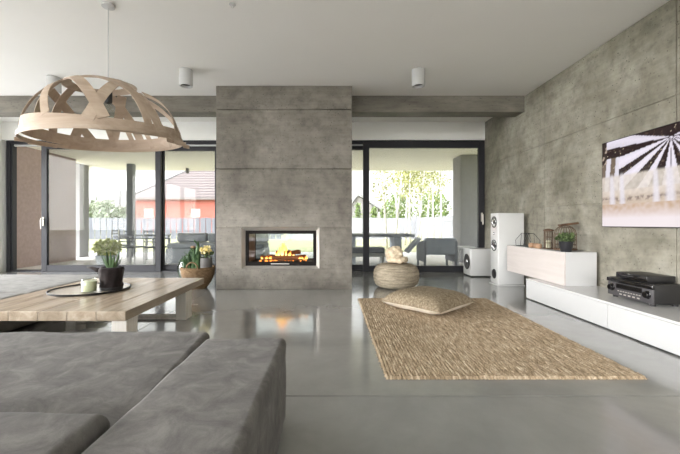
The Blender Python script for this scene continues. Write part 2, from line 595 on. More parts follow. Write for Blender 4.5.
# glazing ----------------------------------------------------------
def rect_frame(bm, x0, x1, y0, y1, z0, z1, w, wt=None, wb=None):
    wt = wt or w; wb = wb or w
    box(bm, x0, x0 + w, y0, y1, z0, z1, .004, 1)
    box(bm, x1 - w, x1, y0, y1, z0, z1, .004, 1)
    box(bm, x0 + w, x1 - w, y0, y1, z1 - wt, z1, .004, 1)
    box(bm, x0 + w, x1 - w, y0, y1, z0, z0 + wb, .004, 1)

def px(x, Y=WY): return (x - VX) * Y / F

def handle(name, x, z, parent, flip=1):
    bm = B()
    box(bm, x - .018, x + .018, WY - .055, WY - .04, z - .09, z + .09, .006, 2)
    tube(bm, [(x, WY - .05, z + .05), (x, WY - .10, z + .05), (x, WY - .105, z + .03), (x, WY - .105, z - .15)], .013, 8)
    return obj(name, bm, M['steel'], parent, 'auto')

w1 = struct_root('window_1')
bm = B()
L0, L1 = px(6), px(222)
rect_frame(bm, L0, L1, WY, WY + .16, -.005, 2.70, .085, .07, .03)
box(bm, L0 + .085, L0 + .12, WY + .02, WY + .07, .03, 2.63)
obj('window_frame', bm, M['dark_frame'], w1)
bm = B(); box(bm, L0 + .1, L1 - .1, WY + .05, WY + .10, 2.59, 2.625, .002, 1)
obj('track', bm, M['white_satin'], w1)
# sliding sash, pushed along so that the doorway stands open
s0, s1 = px(42.5), px(161.5)
bm = B(); rect_frame(bm, s0, s1, WY - .035, WY + .03, .0, 2.62, .115, .10, .135)
sash = obj('sash', bm, M['dark_frame'], w1)
bm = B(); box(bm, s0 + .115, s1 - .115, WY - .01, WY - .004, .135, 2.52)
obj('glass_pane', bm, M['dimming_glass'], sash)
bm = B(); box(bm, s0 + .115, s1 - .115, WY + .012, WY + .018, .135, 2.52)
obj('glass_pane', bm, M['dimming_glass'], sash)
handle('door_handle', s0 + .05, 1.03, sash)
bm = B(); rect_frame(bm, px(158), L1 - .085, WY + .06, WY + .13, .03, 2.60, .085, .10, .10)
fx = obj('fixed_light', bm, M['dark_frame'], w1)
bm = B(); box(bm, px(158) + .085, L1 - .17, WY + .09, WY + .096, .13, 2.50); box(bm, px(158) + .085, L1 - .17, WY + .11, WY + .116, .13, 2.50)
obj('glass_pane', bm, M['dimming_glass'], fx)

w2 = struct_root('window_2')
bm = B()
R0, R1 = px(344), WX - .002
rect_frame(bm, R0, R1, WY, WY + .16, -.005, 2.70, .05, .07, .03)
obj('window_frame', bm, M['dark_frame'], w2)
bm = B(); box(bm, R0 + .1, px(363), WY + .05, WY + .10, 2.60, 2.63, .002, 1)
obj('track', bm, M['white_satin'], w2)
s0, s1 = px(363), px(484) 
bm = B(); rect_frame(bm, s0, s1, WY - .035, WY + .03, .0, 2.68, .125, .14, .12)
sash = obj('sash', bm, M['dark_frame'], w2)
bm = B(); box(bm, s0 + .125, s1 - .125, WY - .01, WY - .004, .12, 2.54)
obj('glass_pane', bm, M['dimming_glass'], sash)
bm = B(); box(bm, s0 + .125, s1 - .125, WY + .012, WY + .018, .12, 2.54)
obj('glass_pane', bm, M['dimming_glass'], sash)
handle('door_handle', s1 - .065, 1.12, sash)
bm = B(); rect_frame(bm, R0 + .05, px(368), WY + .06, WY + .13, .03, 2.60, .06, .08, .10)
fx = obj('fixed_light', bm, M['dark_frame'], w2)
bm = B(); box(bm, R0 + .11, px(368) - .06, WY + .09, WY + .096, .13, 2.52); box(bm, R0 + .11, px(368) - .06, WY + .11, WY + .116, .13, 2.52)
obj('glass_pane', bm, M['dimming_glass'], fx)
# glazing between the two sliders, behind the chimney
w5 = struct_root('window_3')
bm = B(); rect_frame(bm, L1, R0, WY + .02, WY + .13, 0, 2.70, .06, .10, .12)
obj('window_frame', bm, M['dark_frame'], w5)
bm = B(); box(bm, L1 + .06, R0 - .06, WY + .07, WY + .076, .12, 2.6); box(bm, L1 + .06, R0 - .06, WY + .09, WY + .096, .12, 2.6)
obj('glass_pane', bm, M['dimming_glass'], w5)

# long windows of the seating side and behind the viewpoint
w3 = struct_root('window_4')
bm = B()
for k in range(5):
    a = -3.6 + 2.04 * k
    box(bm, LX - .2, LX - .08, a, a + .08, 0, 2.75)
    box(bm, LX - .2, LX - .08, a + 1.96, a + 2.04, 0, 2.75)
box(bm, LX - .2, LX - .08, -3.6, 6.6, 0, .08); box(bm, LX - .2, LX - .08, -3.6, 6.6, 2.67, 2.75)
obj('window_frame', bm, M['dark_frame'], w3)
w4 = struct_root('window_5')
bm = B()
for k in range(4):
    a = -6.2 + 2.2 * k
    box(bm, a, a + .08, BY - .2, BY - .08, 0, 2.75); box(bm, a + 2.12, a + 2.2, BY - .2, BY - .08, 0, 2.75)
box(bm, -6.2, 2.6, BY - .2, BY - .08, 0, .08); box(bm, -6.2, 2.6, BY - .2, BY - .08, 2.67, 2.75)
obj('window_frame', bm, M['dark_frame'], w4)

# ------------------------------------------------------------------ fireplace
FY = 5.35
fp = thing('fireplace', 'tall grey concrete fireplace column with a see-through glazed firebox', 'fireplace', (-.72, FY + .3, 0))
fx0, fx1, fy1 = -1.747, .301, FY + .62
hx0, hx1, hz0, hz1 = -1.3645, -.19, .313, .937
bm = B()
g = .010
TOP = CEIL - .002
for (za, zb) in ((.925, 1.815), (1.815, 2.71), (2.71, TOP)):
    z0 = za + g / 2 if za > .93 else hz1
    box(bm, fx0, fx1, FY, fy1, z0, zb - (g / 2 if zb < TOP else 0), .004, 1)
box(bm, fx0, fx1, FY, fy1, 0, hz0, .004, 1)
box(bm, fx0, hx0, FY, fy1, hz0, .925 - g / 2, .003, 1); box(bm, hx1, fx1, FY, fy1, hz0, .925 - g / 2, .003, 1)
box(bm, fx0, hx0, FY + .0005, fy1, .925 + g / 2, hz1, 0); box(bm, hx1, fx1, FY + .0005, fy1, .925 + g / 2, hz1, 0)
box(bm, fx0 + .01, hx0 - .01, FY + .01, fy1 - .01, .1, TOP); box(bm, hx1 + .01, fx1 - .01, FY + .01, fy1 - .01, .1, TOP)
box(bm, fx0 + .01, fx1 - .01, FY + .01, fy1 - .01, hz1 + .005, TOP)
obj('chimney_breast', bm, M['concrete_breast'], fp)
# splayed steel surround
ix0, ix1, iz0, iz1 = -1.318, -.238, .349, .885
iy = FY + .06
bm = B()
o4 = [(hx0, hz0), (hx1, hz0), (hx1, hz1), (hx0, hz1)]
i4 = [(ix0, iz0), (ix1, iz0), (ix1, iz1), (ix0, iz1)]
lip = .004
O = [bm.verts.new((x, FY - lip, z)) for x, z in o4]
I = [bm.verts.new((x, iy, z)) for x, z in i4]
O2 = [bm.verts.new((x, FY + .004, z)) for x, z in o4]
I2 = [bm.verts.new((x, iy + .012, z)) for x, z in i4]
for k in range(4):
    n = (k + 1) % 4
    bm.faces.new((O[k], O[n], I[n], I[k])); bm.faces.new((O2[k], O2[n], I2[n], I2[k]))
    bm.faces.new((O[k], O[n], O2[n], O2[k])); bm.faces.new((I[k], I[n], I2[n], I2[k]))
obj('steel_surround', bm, M['steel'], fp)
bm = B(); rect_frame(bm, ix0, ix1, iy, iy + .03, iz0, iz1, .05, .05, .06)
df = obj('door_frame', bm, M['black_frame'], fp)
bm = B(); box(bm, -.93, -.65, iy - .014, iy, iz0 + .022, iz0 + .036, .004, 2)
obj('handle', bm, M['steel'], df)
bm = B(); box(bm, ix0 + .05, ix1 - .05, iy + .012, iy + .017, iz0 + .06, iz1 - .05)
obj('glass_pane', bm, M['glass'], df)
# firebox
by = FY + .56
bm = B(); box(bm, ix0 - .03, ix1 + .03, iy + .03, by, iz0 - .03, iz0 + .05); obj('firebox_floor', bm, M['soot'], fp)
bm = B(); box(bm, ix0 - .03, ix1 + .03, iy + .03, by, iz1 - .04, iz1 + .04); obj('firebox_roof', bm, M['soot'], fp)
for (a, b) in ((ix0 - .03, ix0 + .04), (ix1 - .04, ix1 + .03)):
    bm = B(); box(bm, a, b, iy + .03, by, iz0 + .05, iz1 - .04); obj('firebox_side', bm, M['firebrick'], fp)
bm = B(); rect_frame(bm, ix0, ix1, by, by + .03, iz0, iz1, .05, .05, .06)
df = obj('door_frame', bm, M['black_frame'], fp)
bm = B(); box(bm, ix0 + .05, ix1 - .05, by + .012, by + .017, iz0 + .06, iz1 - .05)
obj('glass_pane', bm, M['glass'], df)
bm = B()
for k in range(9):
    x = -1.12 + k * .085
    tube(bm, [(x, iy + .1, .402), (x, by - .1, .402)], .006, 6)
tube(bm, [(-1.15, iy + .12, .402), (-.4, iy + .12, .402)], .006, 6); tube(bm, [(-1.15, by - .12, .402), (-.4, by - .12, .402)], .006, 6)
obj('grate', bm, M['black_satin'], fp)

def log_bm(L, r, seed):
    bm = B(); rnd = random.Random(seed)
    n = 9
    pts = [(-L / 2 + L * i / (n - 1), rnd.uniform(-.006, .006), rnd.uniform(-.006, .006)) for i in range(n)]
    tube(bm, pts, [r * rnd.uniform(.85, 1.1) for _ in range(n)], 9)
    return bm
logs = [((-.80, FY + .24, .447), 0.06, .62, .042, 'long charred log lying at the front of the fire'),
        ((-.72, FY + .42, .447), -.08, .6, .042, 'charred log at the rear of the fire grate'),
        ((-.70, FY + .33, .528), .42, .4, .036, 'short log lying slantwise on top of the burning logs')]
for i, (p, rz, L, r, lb) in enumerate(logs):
    o = obj('burning_log', log_bm(L, r, i), M['log_wood'], None, 'auto')
    o.location = p; o.rotation_euler = (0, 0, rz)
    tag(o, lb, 'log', 'logs in the fireplace')

def flame_mat():
    m, nt, out = new_mat('flame')
    e = nt.nodes.new('ShaderNodeEmission')
    v = coords(nt, 'Generated')
    s = nt.nodes.new('ShaderNodeSeparateXYZ'); nt.links.new(v, s.inputs[0])
    c = ramp(nt, s.outputs[2], [(0, (1, .75, .25, 1)), (.4, (1, .42, .08, 1)), (1, (1, .2, .02, 1))])
    nt.links.new(c, e.inputs[0]); e.inputs[1].default_value = 1.5
    t = nt.nodes.new('ShaderNodeBsdfTransparent')
    mx = nt.nodes.new('ShaderNodeMixShader'); mx.inputs[0].default_value = .6
    nt.links.new(t.outputs[0], mx.inputs[1]); nt.links.new(e.outputs[0], mx.inputs[2])
    nt.links.new(mx.outputs[0], out.inputs[0])
    return m
M['flame'] = flame_mat()
M['ember'] = emit('ember', (1, .28, .05, 1), .9)
fire = thing('fire', 'orange flames and glowing embers among the logs in the fireplace', 'fire', (-.75, FY + .33, .41))
rnd = random.Random(3)
for k in range(24):
    t_ = k / 23
    x = -1.1 + .7 * t_ + rnd.uniform(-.02, .02)
    y = FY + rnd.uniform(.16, .2) if k % 2 else FY + rnd.uniform(.3, .44)
    h = (.035 + .15 * math.exp(-((t_ - .45) / .14) ** 2)) * rnd.uniform(.65, 1.15)
    r = .012 + .02 * rnd.random()
    z0 = .44 + (.05 if .3 < t_ < .75 else 0)
    lean = rnd.uniform(-.03, .03)
    bm = B()
    tube(bm, [(x, y, z0), (x, y, z0 + h * .12), (x + lean * .1, y, z0 + h * .35), (x + lean * .5, y, z0 + h * .68), (x + lean, y, z0 + h)], [r * .5, r * .9, r, r * .5, .002], 9)
    obj('flame', bm, M['flame'], fire, True)
bm = B()
for k in range(46):
    x = rnd.uniform(-1.12, -.38); y = rnd.uniform(FY + .13, FY + .48)
    bmesh.ops.create_icosphere(bm, subdivisions=1, radius=rnd.uniform(.008, .018), matrix=Matrix.Translation((x, y, .413)))
e = obj('ember_bed', bm, M['ember'], fire)
e['kind'] = 'stuff'

# ------------------------------------------------------------------ ceiling lights
spY = 4.80
spots = [(at(418.3, 65, spY)[0], 'white cylinder ceiling spotlight between the fireplace and the concrete wall'),
         (at(186, 65, spY)[0], 'white cylinder ceiling spotlight between fireplace and wooden pendant lamp'),
         (at(54, 68, 5.05)[0], 'white cylinder ceiling spotlight half hidden behind the wooden pendant lamp')]
def make_spot():
    r = thing('ceiling_spotlight', spots[0][1], 'ceiling light', (spots[0][0], spY, CEIL), 0, 'ceiling spotlights')
    bm = B()
    lathe(bm, [(.0, -.001), (.086, -.001), (.088, -.004), (.088, -.215), (.086, -.22), (.072, -.22), (.070, -.215), (.066, -.15), (.03, -.14), (.0, -.14)], n=36, capb=False, capt=False)
    bmesh.ops.remove_doubles(bm, verts=bm.verts[:], dist=1e-5)
    obj('housing', bm, M['white_satin'], r, 'auto', True)
    bm = B(); lathe(bm, [(.069, -.19), (.060, -.17), (.040, -.155), (.035, -.155)], n=28, capb=False)
    obj('reflector', bm, M['grey_plastic'], r, 'auto', True)
    bm = B(); lathe(bm, [(.034, -.156), (.030, -.172), (.012, -.178)], n=20)
    obj('bulb', bm, M['chrome'], r, 'auto', True)
    return r
sp0 = make_spot()
for x, lb in spots[1:]:
    c = copy_tree(sp0); c.location = (x, 5.05 if x < -3 else spY, CEIL); c['label'] = lb
# small hook plate near the top of the view
hp = at(232.5, 4, F * (CEIL - 1) / (VY - 4))
bm = B(); lathe(bm, [(.03, CEIL - .001), (.032, CEIL - .006), (.02, CEIL - .012), (.008, CEIL - .014)], hp[0], hp[1], 20)
tube(bm, [(hp[0] + .012 * math.cos(a), hp[1], CEIL - .024 + .012 * math.sin(a)) for a in [k * PI / 6 for k in range(12)]], .003, 6, True)
tag(obj('ceiling_hook', bm, M['white_satin'], None, 'auto'), 'tiny round white hook plate on the bare ceiling', 'hook')

# ------------------------------------------------------------------ pendant
PX, PY_, PZ, PR, PH = -2.118, 3.36, 1.775, .635, .56
pend = thing('pendant_lamp', 'large dome pendant lamp of interlaced pale plywood strips over the coffee table', 'lamp', (PX, PY_, CEIL))
tilt = Matrix.Translation((PX, PY_, PZ)) @ Matrix.Rotation(math.radians(4.0), 4, 'X')
def dome(a, e, k=1.0):
    """point of the dome: azimuth a, elevation e (0 rim .. pi/2 apex)"""
    return Vector((PR * k * math.cos(a) * math.cos(e), PR * k * math.sin(a) * math.cos(e), PH * k * math.sin(e)))
def strip(pts, w, t, bm, closed=False):
    """ribbon through points lying on the dome, thickness along the surface normal"""
    rows = []
    n = len(pts)
    for i, p in enumerate(pts):
        if closed: d = pts[(i + 1) % n] - pts[i - 1]
        else: d = pts[min(i + 1, n - 1)] - pts[max(i - 1, 0)]
        d.normalize()
        nr = Vector((p.x / PR ** 2, p.y / PR ** 2, max(p.z, 0) / PH ** 2)).normalized()
        s = d.cross(nr).normalized()
        rows.append([tilt @ (p + s * w / 2 + nr * t / 2), tilt @ (p - s * w / 2 + nr * t / 2), tilt @ (p - s * w / 2 - nr * t / 2), tilt @ (p + s * w / 2 - nr * t / 2)])
    rows = [[bm.verts.new(v) for v in r] for r in rows]
    for i in range(n if closed else n - 1):
        a, b = rows[i], rows[(i + 1) % n]
        for k in range(4): bm.faces.new((a[k], a[(k + 1) % 4], b[(k + 1) % 4], b[k]))
    if not closed:
        bm.faces.new(rows[0]); bm.faces.new(rows[-1])
def great(a0, e0, a1, e1, lift, k):
    """shortest arc over the dome between two surface points"""
    u0 = Vector((math.cos(a0) * math.cos(e0), math.sin(a0) * math.cos(e0), math.sin(e0)))
    u1 = Vector((math.cos(a1) * math.cos(e1), math.sin(a1) * math.cos(e1), math.sin(e1)))
    out = []
    for i in range(33):
        t = i / 32
        u = u0.lerp(u1, t)
        u.z += lift * math.sin(PI * t)
        u.normalize()
        out.append(Vector((u.x * PR * k, u.y * PR * k, u.z * PH * k)))
    return out
D = math.radians
bm = B()
N = 96
strip([dome(2 * PI * i / N, D(6.5) + D(1.5) * math.sin(4 * PI * i / N)) for i in range(N)], .105, .006, bm, True)
obj('rim_band', bm, M['plywood'], pend, 'auto')
bm = B()
strip([dome(2 * PI * i / N + .2, D(.5) + D(2.2) * math.sin(2 * PI * i / N + 2), 1.03) for i in range(N)], .035, .006, bm, True)
# loose strip ends sticking out of the rim
for a in (D(176), D(184), D(-4), D(4), D(20), D(200)):
    t_ = Vector((-math.sin(a), math.cos(a), 0))
    p = dome(a, D(-2), 1.04)
    q = p + Vector((math.cos(a), math.sin(a), 0)) * .05 
    strip([p - t_ * .16, p - t_ * .05, q + t_ * .012], .034, .005, bm)
obj('lower_rim', bm, M['plywood'], pend, 'auto')
bm = B()
strip([dome(2 * PI * i / 60, D(66) + D(4) * math.sin(2 * PI * i / 60 + 1)) for i in range(60)], .085, .006, bm, True)
obj('crown_ring', bm, M['plywood'], pend, 'auto')
arcs = [
    (D(183), D(8), D(300), D(60), .10, 1.014, .075), (D(212), D(8), D(222), D(66), .0, 1.010, .075),
    (D(300), D(10), D(205), D(62), .12, 1.018, .085), (D(262), D(12), D(225), D(58), .0, 1.006, .07),
    (D(-20), D(6), D(250), D(62), .25, 1.012, .09), (D(-70), D(8), D(-30), D(64), .0, 1.008, .085),
    (D(-30), D(8), D(-42), D(62), .0, 1.016, .07),
    (D(2), D(6), D(40), D(60), .0, 1.010, .085), (D(28), D(6), D(75), D(62), .0, 1.014, .085),
    (D(70), D(6), D(50), D(64), .0, 1.008, .09), (D(92), D(6), D(120), D(64), .0, 1.016, .085),
    (D(118), D(6), D(95), D(62), .0, 1.010, .085), (D(150), D(6), D(120), D(64), .0, 1.012, .09),
    (D(168), D(6), D(180), D(64), .0, 1.006, .085), (D(135), D(8), D(200), D(48), .05, 1.018, .08),
]
for (a0, e0, a1, e1, lf, k, w) in arcs:
    bm = B(); strip(great(a0, e0, a1, e1, lf, k), w, .005, bm)
    obj('plywood_strip', bm, M['plywood'], pend, 'auto')
# short struts between the two rims at the open underside
for a in (D(80), D(98), D(55), D(116)):
    bm = B(); strip([dome(a, D(2), 1.0), dome(a + .06, D(13), 1.0), dome(a + .12, D(26), 1.0)], .05, .005, bm)
    obj('strut', bm, M['plywood'], pend, 'auto')
ap = tilt @ Vector((0, 0, PH))
bm = B(); tube(bm, [(PX, PY_, CEIL - .03), (PX, PY_, ap.z - .12)], .004, 8)
obj('cord', bm, M['white_satin'], pend)
bm = B(); lathe(bm, [(.055, CEIL - .001), (.055, CEIL - .028), (.01, CEIL - .035)], PX, PY_, 28)
obj('ceiling_rose', bm, M['white_satin'], pend, 'auto')
bm = B(); lathe(bm, [(.03, ap.z - .07), (.034, ap.z - .08), (.034, ap.z - .19), (.026, ap.z - .2)], PX, PY_, 24)
obj('lamp_holder', bm, M['dark_metal'], pend, 'auto')
bm = B(); lathe(bm, [(.016, ap.z - .2), (.02, ap.z - .22), (.05, ap.z - .27), (.055, ap.z - .30), (.045, ap.z - .335), (.02, ap.z - .352), (.004, ap.z - .355)], PX, PY_, 24)
obj('bulb', bm, M['jar_glass'], pend, True)

# ------------------------------------------------------------------ coffee table
TX0, TX1, TY0, TY1, TZ = -2.77, -1.495, 2.57, 4.15, .36
tab = thing('coffee_table', 'low coffee table of thick pale oak planks on whitewashed legs', 'table', ((TX0 + TX1) / 2, (TY0 + TY1) / 2, 0))
bm = B()
pw = (TX1 - TX0) / 6
for k in range(6):
    box(bm, TX0 + pw * k + .0015, TX0 + pw * (k + 1) - .0015, TY0, TY1, TZ - .07, TZ - random.uniform(0, .0015), .003, 2)
obj('tabletop', bm, M['table_wood'], tab)
for ya in (2.60, 3.66):
    for xa in (TX0 + .02, TX1 - .12):
        bm = B(); box(bm, xa, xa + .11, ya, ya + .15, 0, TZ - .0705, .004, 2)
        obj('leg', bm, M['leg_wood'], tab)
    bm = B(); box(bm, TX0 + .131, TX1 - .121, ya + .02, ya + .13, .0, .03, .003, 1)
    obj('stretcher', bm, M['leg_wood'], tab)

# tray and things on it
tc = (-2.31, 3.40)
tray = thing('serving_tray', 'round serving tray with thin dark rim on the coffee table', 'tray', (tc[0], tc[1], TZ))
bm = B(); lathe(bm, [(.322, TZ + .0005), (.322, TZ + .008)], tc[0], tc[1], 64)
obj('tray_base', bm, M['tray_top'], tray, 'auto')
bm = B(); lathe(bm, [(.323, TZ + .0005), (.332, TZ + .002), (.336, TZ + .016), (.332, TZ + .019), (.326, TZ + .016), (.323, TZ + .009)], tc[0], tc[1], 64, capb=False, capt=False)
obj('rim', bm, M['black_satin'], tray, 'auto')
cp = at(89, 292.5, 3.24)
cx, cy, cz = cp[0], 3.24, TZ + .0085
can = thing('candle_jar', 'cream candle in a clear glass jar on the tray', 'candle', (cx, cy, cz))
bm = B(); lathe(bm, [(.054, cz), (.062, cz + .004), (.064, cz + .02), (.064, cz + .10), (.058, cz + .115), (.058, cz + .128), (.055, cz + .128), (.055, cz + .114), (.060, cz + .1), (.060, cz + .012), (.0, cz + .01)], cx, cy, 32, capt=False)
obj('jar', bm, M['jar_glass'], can, True)
bm = B(); lathe(bm, [(.0585, cz + .0125), (.0585, cz + .098), (.05, cz + .10)], cx, cy, 28)
wx = obj('wax', bm, M['wax'], can, 'auto')
bm = B(); tube(bm, [(cx, cy, cz + .098), (cx + .002, cy, cz + .112)], .002, 6)
obj('wick', bm, M['black_satin'], can)

ax, ay, az = at(111.5, 290, 3.38)[0], 3.38, TZ + .0085
aloe = thing('potted_aloe', 'aloe in a pot wrapped in dark cloth on the tray', 'plant', (ax, ay, az))
bm = B()
lathe(bm, [(.085, az), (.096, az + .004), (.099, az + .028), (.094, az + .03), (.09, az + .012)], ax, ay, 32)
obj('saucer', bm, M['black_satin'], aloe, 'auto')
bm = B()
lathe(bm, [(.085, az + .0125), (.095, az + .04), (.088, az + .07), (.098, az + .11), (.1, az + .16), (.104, az + .19), (.098, az + .21), (.085, az + .215), (.078, az + .19)], ax, ay, 40,
      wob=lambda a, z: .05 * math.sin(5 * a + 30 * z) + .04 * math.sin(9 * a - 22 * z))
obj('cloth_wrap', bm, M['dark_cloth'], aloe, True)
bm = B()
tube(bm, [(ax - .08, ay - .02, az + .19), (ax - .12, ay - .02, az + .185), (ax - .17, ay - .015, az + .205), (ax - .235, ay, az + .212)], [.02, .024, .016, .006], 8)
obj('cloth_tie', bm, M['dark_cloth'], aloe, True)
bm = B(); lathe(bm, [(.079, az + .18), (.079, az + .195)], ax, ay, 24)
obj('soil', bm, M['soil'], aloe)
bm = B(); rnd = random.Random(5)
for k in range(11):
    a = k * 2.4 + .3; r = .03 + .05 * (k / 11); h = .17 - .05 * (k / 11) + rnd.uniform(-.02, .02)
    blade(bm, (ax + .02 * math.cos(a), ay + .02 * math.sin(a), az + .19), (ax + (r + .035) * math.cos(a), ay + (r + .03) * math.sin(a), az + .19 + h), .017, -.06, .5)
obj('aloe_leaves', bm, M['leaf_aloe'], aloe, 'auto')

# ------------------------------------------------------------------ sofas
so = thing('corner_sofa', 'big grey velvet sofa with a broad low armrest in front of the camera', 'sofa', (-1.2, .8, 0))
so['label'] = 'big mid grey velvet sofa with a broad flat armrest and loose seat cushion'
bm = B(); rbox(bm, -.642, -.232, -.3, 1.80, .012, .421, .028, rough=.007, seed=1)
obj('armrest', bm, M['sofa'], so, True)
# low backrest that leans towards the seat
bm = B(); rbox(bm, -4.2, -.646, 1.02, 1.90, .05, .425, .032, rough=.008, seed=4)
for v in bm.verts:
    if v.co.z > .2: v.co.z -= max(0, (1.80 - v.co.y)) * .10
obj('backrest', bm, M['sofa'], so, True)
bm = B(); rbox(bm, -4.2, -.66, -.3, 1.015, .02, .22, .03, rough=.004, seed=6)
obj('seat_base', bm, M['sofa'], so, True)
bm = B(); rbox(bm, -2.3, -.652, -.28, 1.075, .222, .440, .045, rough=.006, puff=.012, seed=9)
obj('seat_cushion', bm, M['sofa'], so, True)
bm = B(); rbox(bm, -4.15, -2.31, -.28, 1.075, .222, .440, .045, rough=.006, puff=.012, seed=12)
obj('seat_cushion', bm, M['sofa'], so, True)
for (x, y) in ((-.3, 1.72), (-.3, -.2), (-4.1, 1.8), (-4.1, -.2)):
    bm = B(); box(bm, x - .03, x + .03, y - .03, y + .03, 0, .03); obj('foot', bm, M['black_satin'], so)

so2 = thing('modular_sofa', 'pale grey low modular sofa behind the coffee table', 'sofa', (-3.6, 3.6, 0))
bm = B(); rbox(bm, -4.6, -2.87, 2.55, 4.62, .03, .18, .03, rough=.003, seed=21)
obj('seat_base', bm, M['sofa_light'], so2, True)
for (y0, y1, sd) in ((2.56, 3.385, 23), (3.395, 4.61, 25)):
    bm = B(); rbox(bm, -4.58, -2.88, y0, y1, .181, .335, .05, rough=.006, puff=.006, seed=sd)
    obj('seat_cushion', bm, M['sofa_light'], so2, True)
for (x, y) in ((-2.95, 2.65), (-2.95, 4.5), (-4.5, 2.65), (-4.5, 4.5)):
    bm = B(); box(bm, x - .03, x + .03, y - .03, y + .03, 0, .04); obj('foot', bm, M['black_satin'], so2)

# ------------------------------------------------------------------ rug, cushion, pouf
rx0, rx1, ry0, ry1 = .347, 2.017, 2.27, 4.66
bm = B()
nx, ny = 300, 230
rnd = random.Random(11)
grid = []
ROW = (rx1 - rx0) / 75
edge_l = [rnd.gauss(0, .004) for _ in range(ny + 1)]; edge_r = [rnd.gauss(0, .006) for _ in range(ny + 1)]
for j in range(ny + 1):
    row = []
    for i in range(nx + 1):
        x = rx0 + (rx1 - rx0) * i / nx
        y = ry0 + (ry1 - ry0) * j / ny
        k = (x - rx0) / ROW
        ph = (k % 1.0)
        braid = abs(math.sin(PI * ph)) ** .6
        tw = .5 + .5 * math.sin(y * 2 * PI / .035 + (3.1 if int(k) % 2 else 0) + ph * 3)
        z = .012 + .0022 * braid + .002 * tw * braid + .004 * mnoise.noise((x * 9, y * 9, 0)) + .005 * mnoise.noise((x * 55, y * 16, 3)) + .0035 * rnd.random()
        if i == 0: x += edge_l[j] - .004 * abs(math.sin(y * 40))
        if i == nx: x += edge_r[j] + .004 * abs(math.sin(y * 40))
        if j == 0: y += -.006 * braid + rnd.gauss(0, .002)
        if j == ny: y += .006 * braid
        if i in (0, nx) or j in (0, ny): z = .001
        row.append(bm.verts.new((x, y, z)))
    grid.append(row)
for j in range(ny):
    for i in range(nx):
        bm.faces.new((grid[j][i], grid[j][i + 1], grid[j + 1][i + 1], grid[j + 1][i]))
# loose fibres along the edges
for _ in range(260):
    sd = rnd.randrange(3)
    if sd == 0: p = Vector((rx0, rnd.uniform(ry0, ry1), .006)); d = Vector((-1, rnd.uniform(-.8, .8), .1))
    elif sd == 1: p = Vector((rx1, rnd.uniform(ry0, ry1), .006)); d = Vector((1, rnd.uniform(-.8, .8), .1))
    else: p = Vector((rnd.uniform(rx0, rx1), ry0, .006)); d = Vector((rnd.uniform(-.8, .8), -1, .1))
    L = rnd.uniform(.006, .02)
    tube(bm, [p, p + d * L * .5 + Vector((0, 0, .003)), p + d * L], .0014, 4)
rug = obj('jute_rug', bm, M['rug'])
tag(rug, 'rectangular woven jute rug on the polished concrete floor', 'rug')

def pillow(bm, half, thick, top=True, n=30):
    g = []
    for j in range(n + 1):
        row = []
        for i in range(n + 1):
            u = -1 + 2 * i / n; v = -1 + 2 * j / n
            pin = 1 - .06 * (1 - abs(u)) * (abs(v) ** 3) ; pin2 = 1 - .06 * (1 - abs(v)) * (abs(u) ** 3)
            h = thick * ((1 - u ** 4) * (1 - v ** 4)) ** .55
            h *= 1 + .06 * mnoise.noise((u * 2.3, v * 2.3, 1.7))
            row.append(bm.verts.new((u * half * pin2, v * half * pin, h if top else -h * .55)))
        g.append(row)
    for j in range(n):
        for i in range(n):
            bm.faces.new((g[j][i], g[j][i + 1], g[j + 1][i + 1], g[j + 1][i]))
    return bm
cz0 = .0995
cu = thing('floor_cushion', 'square jute cushion with pale linen underside lying on the rug', 'cushion', (1.10, 4.09, cz0), D(43))
bm = B(); pillow(bm, .385, .135, True)
obj('cover', bm, M['cushion_jute'], cu, True, True)
bm = B(); pillow(bm, .385, .135, False)
obj('underside', bm, M['linen'], cu, True, True)

pc = (at(396, 290, 5.52)[0], 5.52)
pouf = thing('pouf', 'round squat pouf of coiled jute near the window', 'pouf', (pc[0], pc[1], 0))
bm = B()
prof = []
for i in range(72):
    t_ = -PI / 2 + PI * i / 71
    c_ = math.cos(t_); s_ = math.sin(t_)
    r = .345 * abs(c_) ** .36
    z = .185 + .185 * (abs(s_) ** .9) * (1 if s_ > 0 else -1)
    k = abs(math.sin(i * PI / 6))
    prof.append((max(.002, r + .010 * k), z + .004 * k * (1 if s_ > 0 else 0)))
prof = [(r, max(.001, z)) for r, z in prof]
lathe(bm, prof, pc[0], pc[1], 64, wob=lambda a, z: .012 * math.sin(3 * a + 4 * z) + .006 * math.sin(a * 40 + z * 60))
obj('cover', bm, M['pouf_jute'], pouf, True)

tz = .384
th = thing('folded_throw', 'small crumpled cream throw piled on top of the jute pouf', 'throw', (pc[0], pc[1], tz))
bm = B()
ring = []
for k in range(40):
    a = 2 * PI * k / 40
    ring.append((pc[0] + .02 + .125 * math.cos(a) * (1 + .08 * math.sin(3 * a)), pc[1] + .12 * math.sin(a), tz + .045 + .006 * math.sin(5 * a)))
tube(bm, ring, [.042 + .006 * math.sin(k * 1.9) for k in range(40)], 10, True)
obj('rolled_edge', bm, M['throw'], th, True)
bm = B()
r_ = bmesh.ops.create_icosphere(bm, subdivisions=5, radius=1.0)
for v in r_['verts']:
    p = v.co.copy()
    d = 1 + .22 * mnoise.noise(p * 1.7) + .14 * mnoise.noise(p * 4.5) + .07 * mnoise.noise(p * 10)
    v.co = Vector((pc[0] - .02 + p.x * .135 * d, pc[1] + p.y * .12 * d, tz + .135 + p.z * .12 * d))
obj('crumpled_top', bm, M['throw'], th, True)

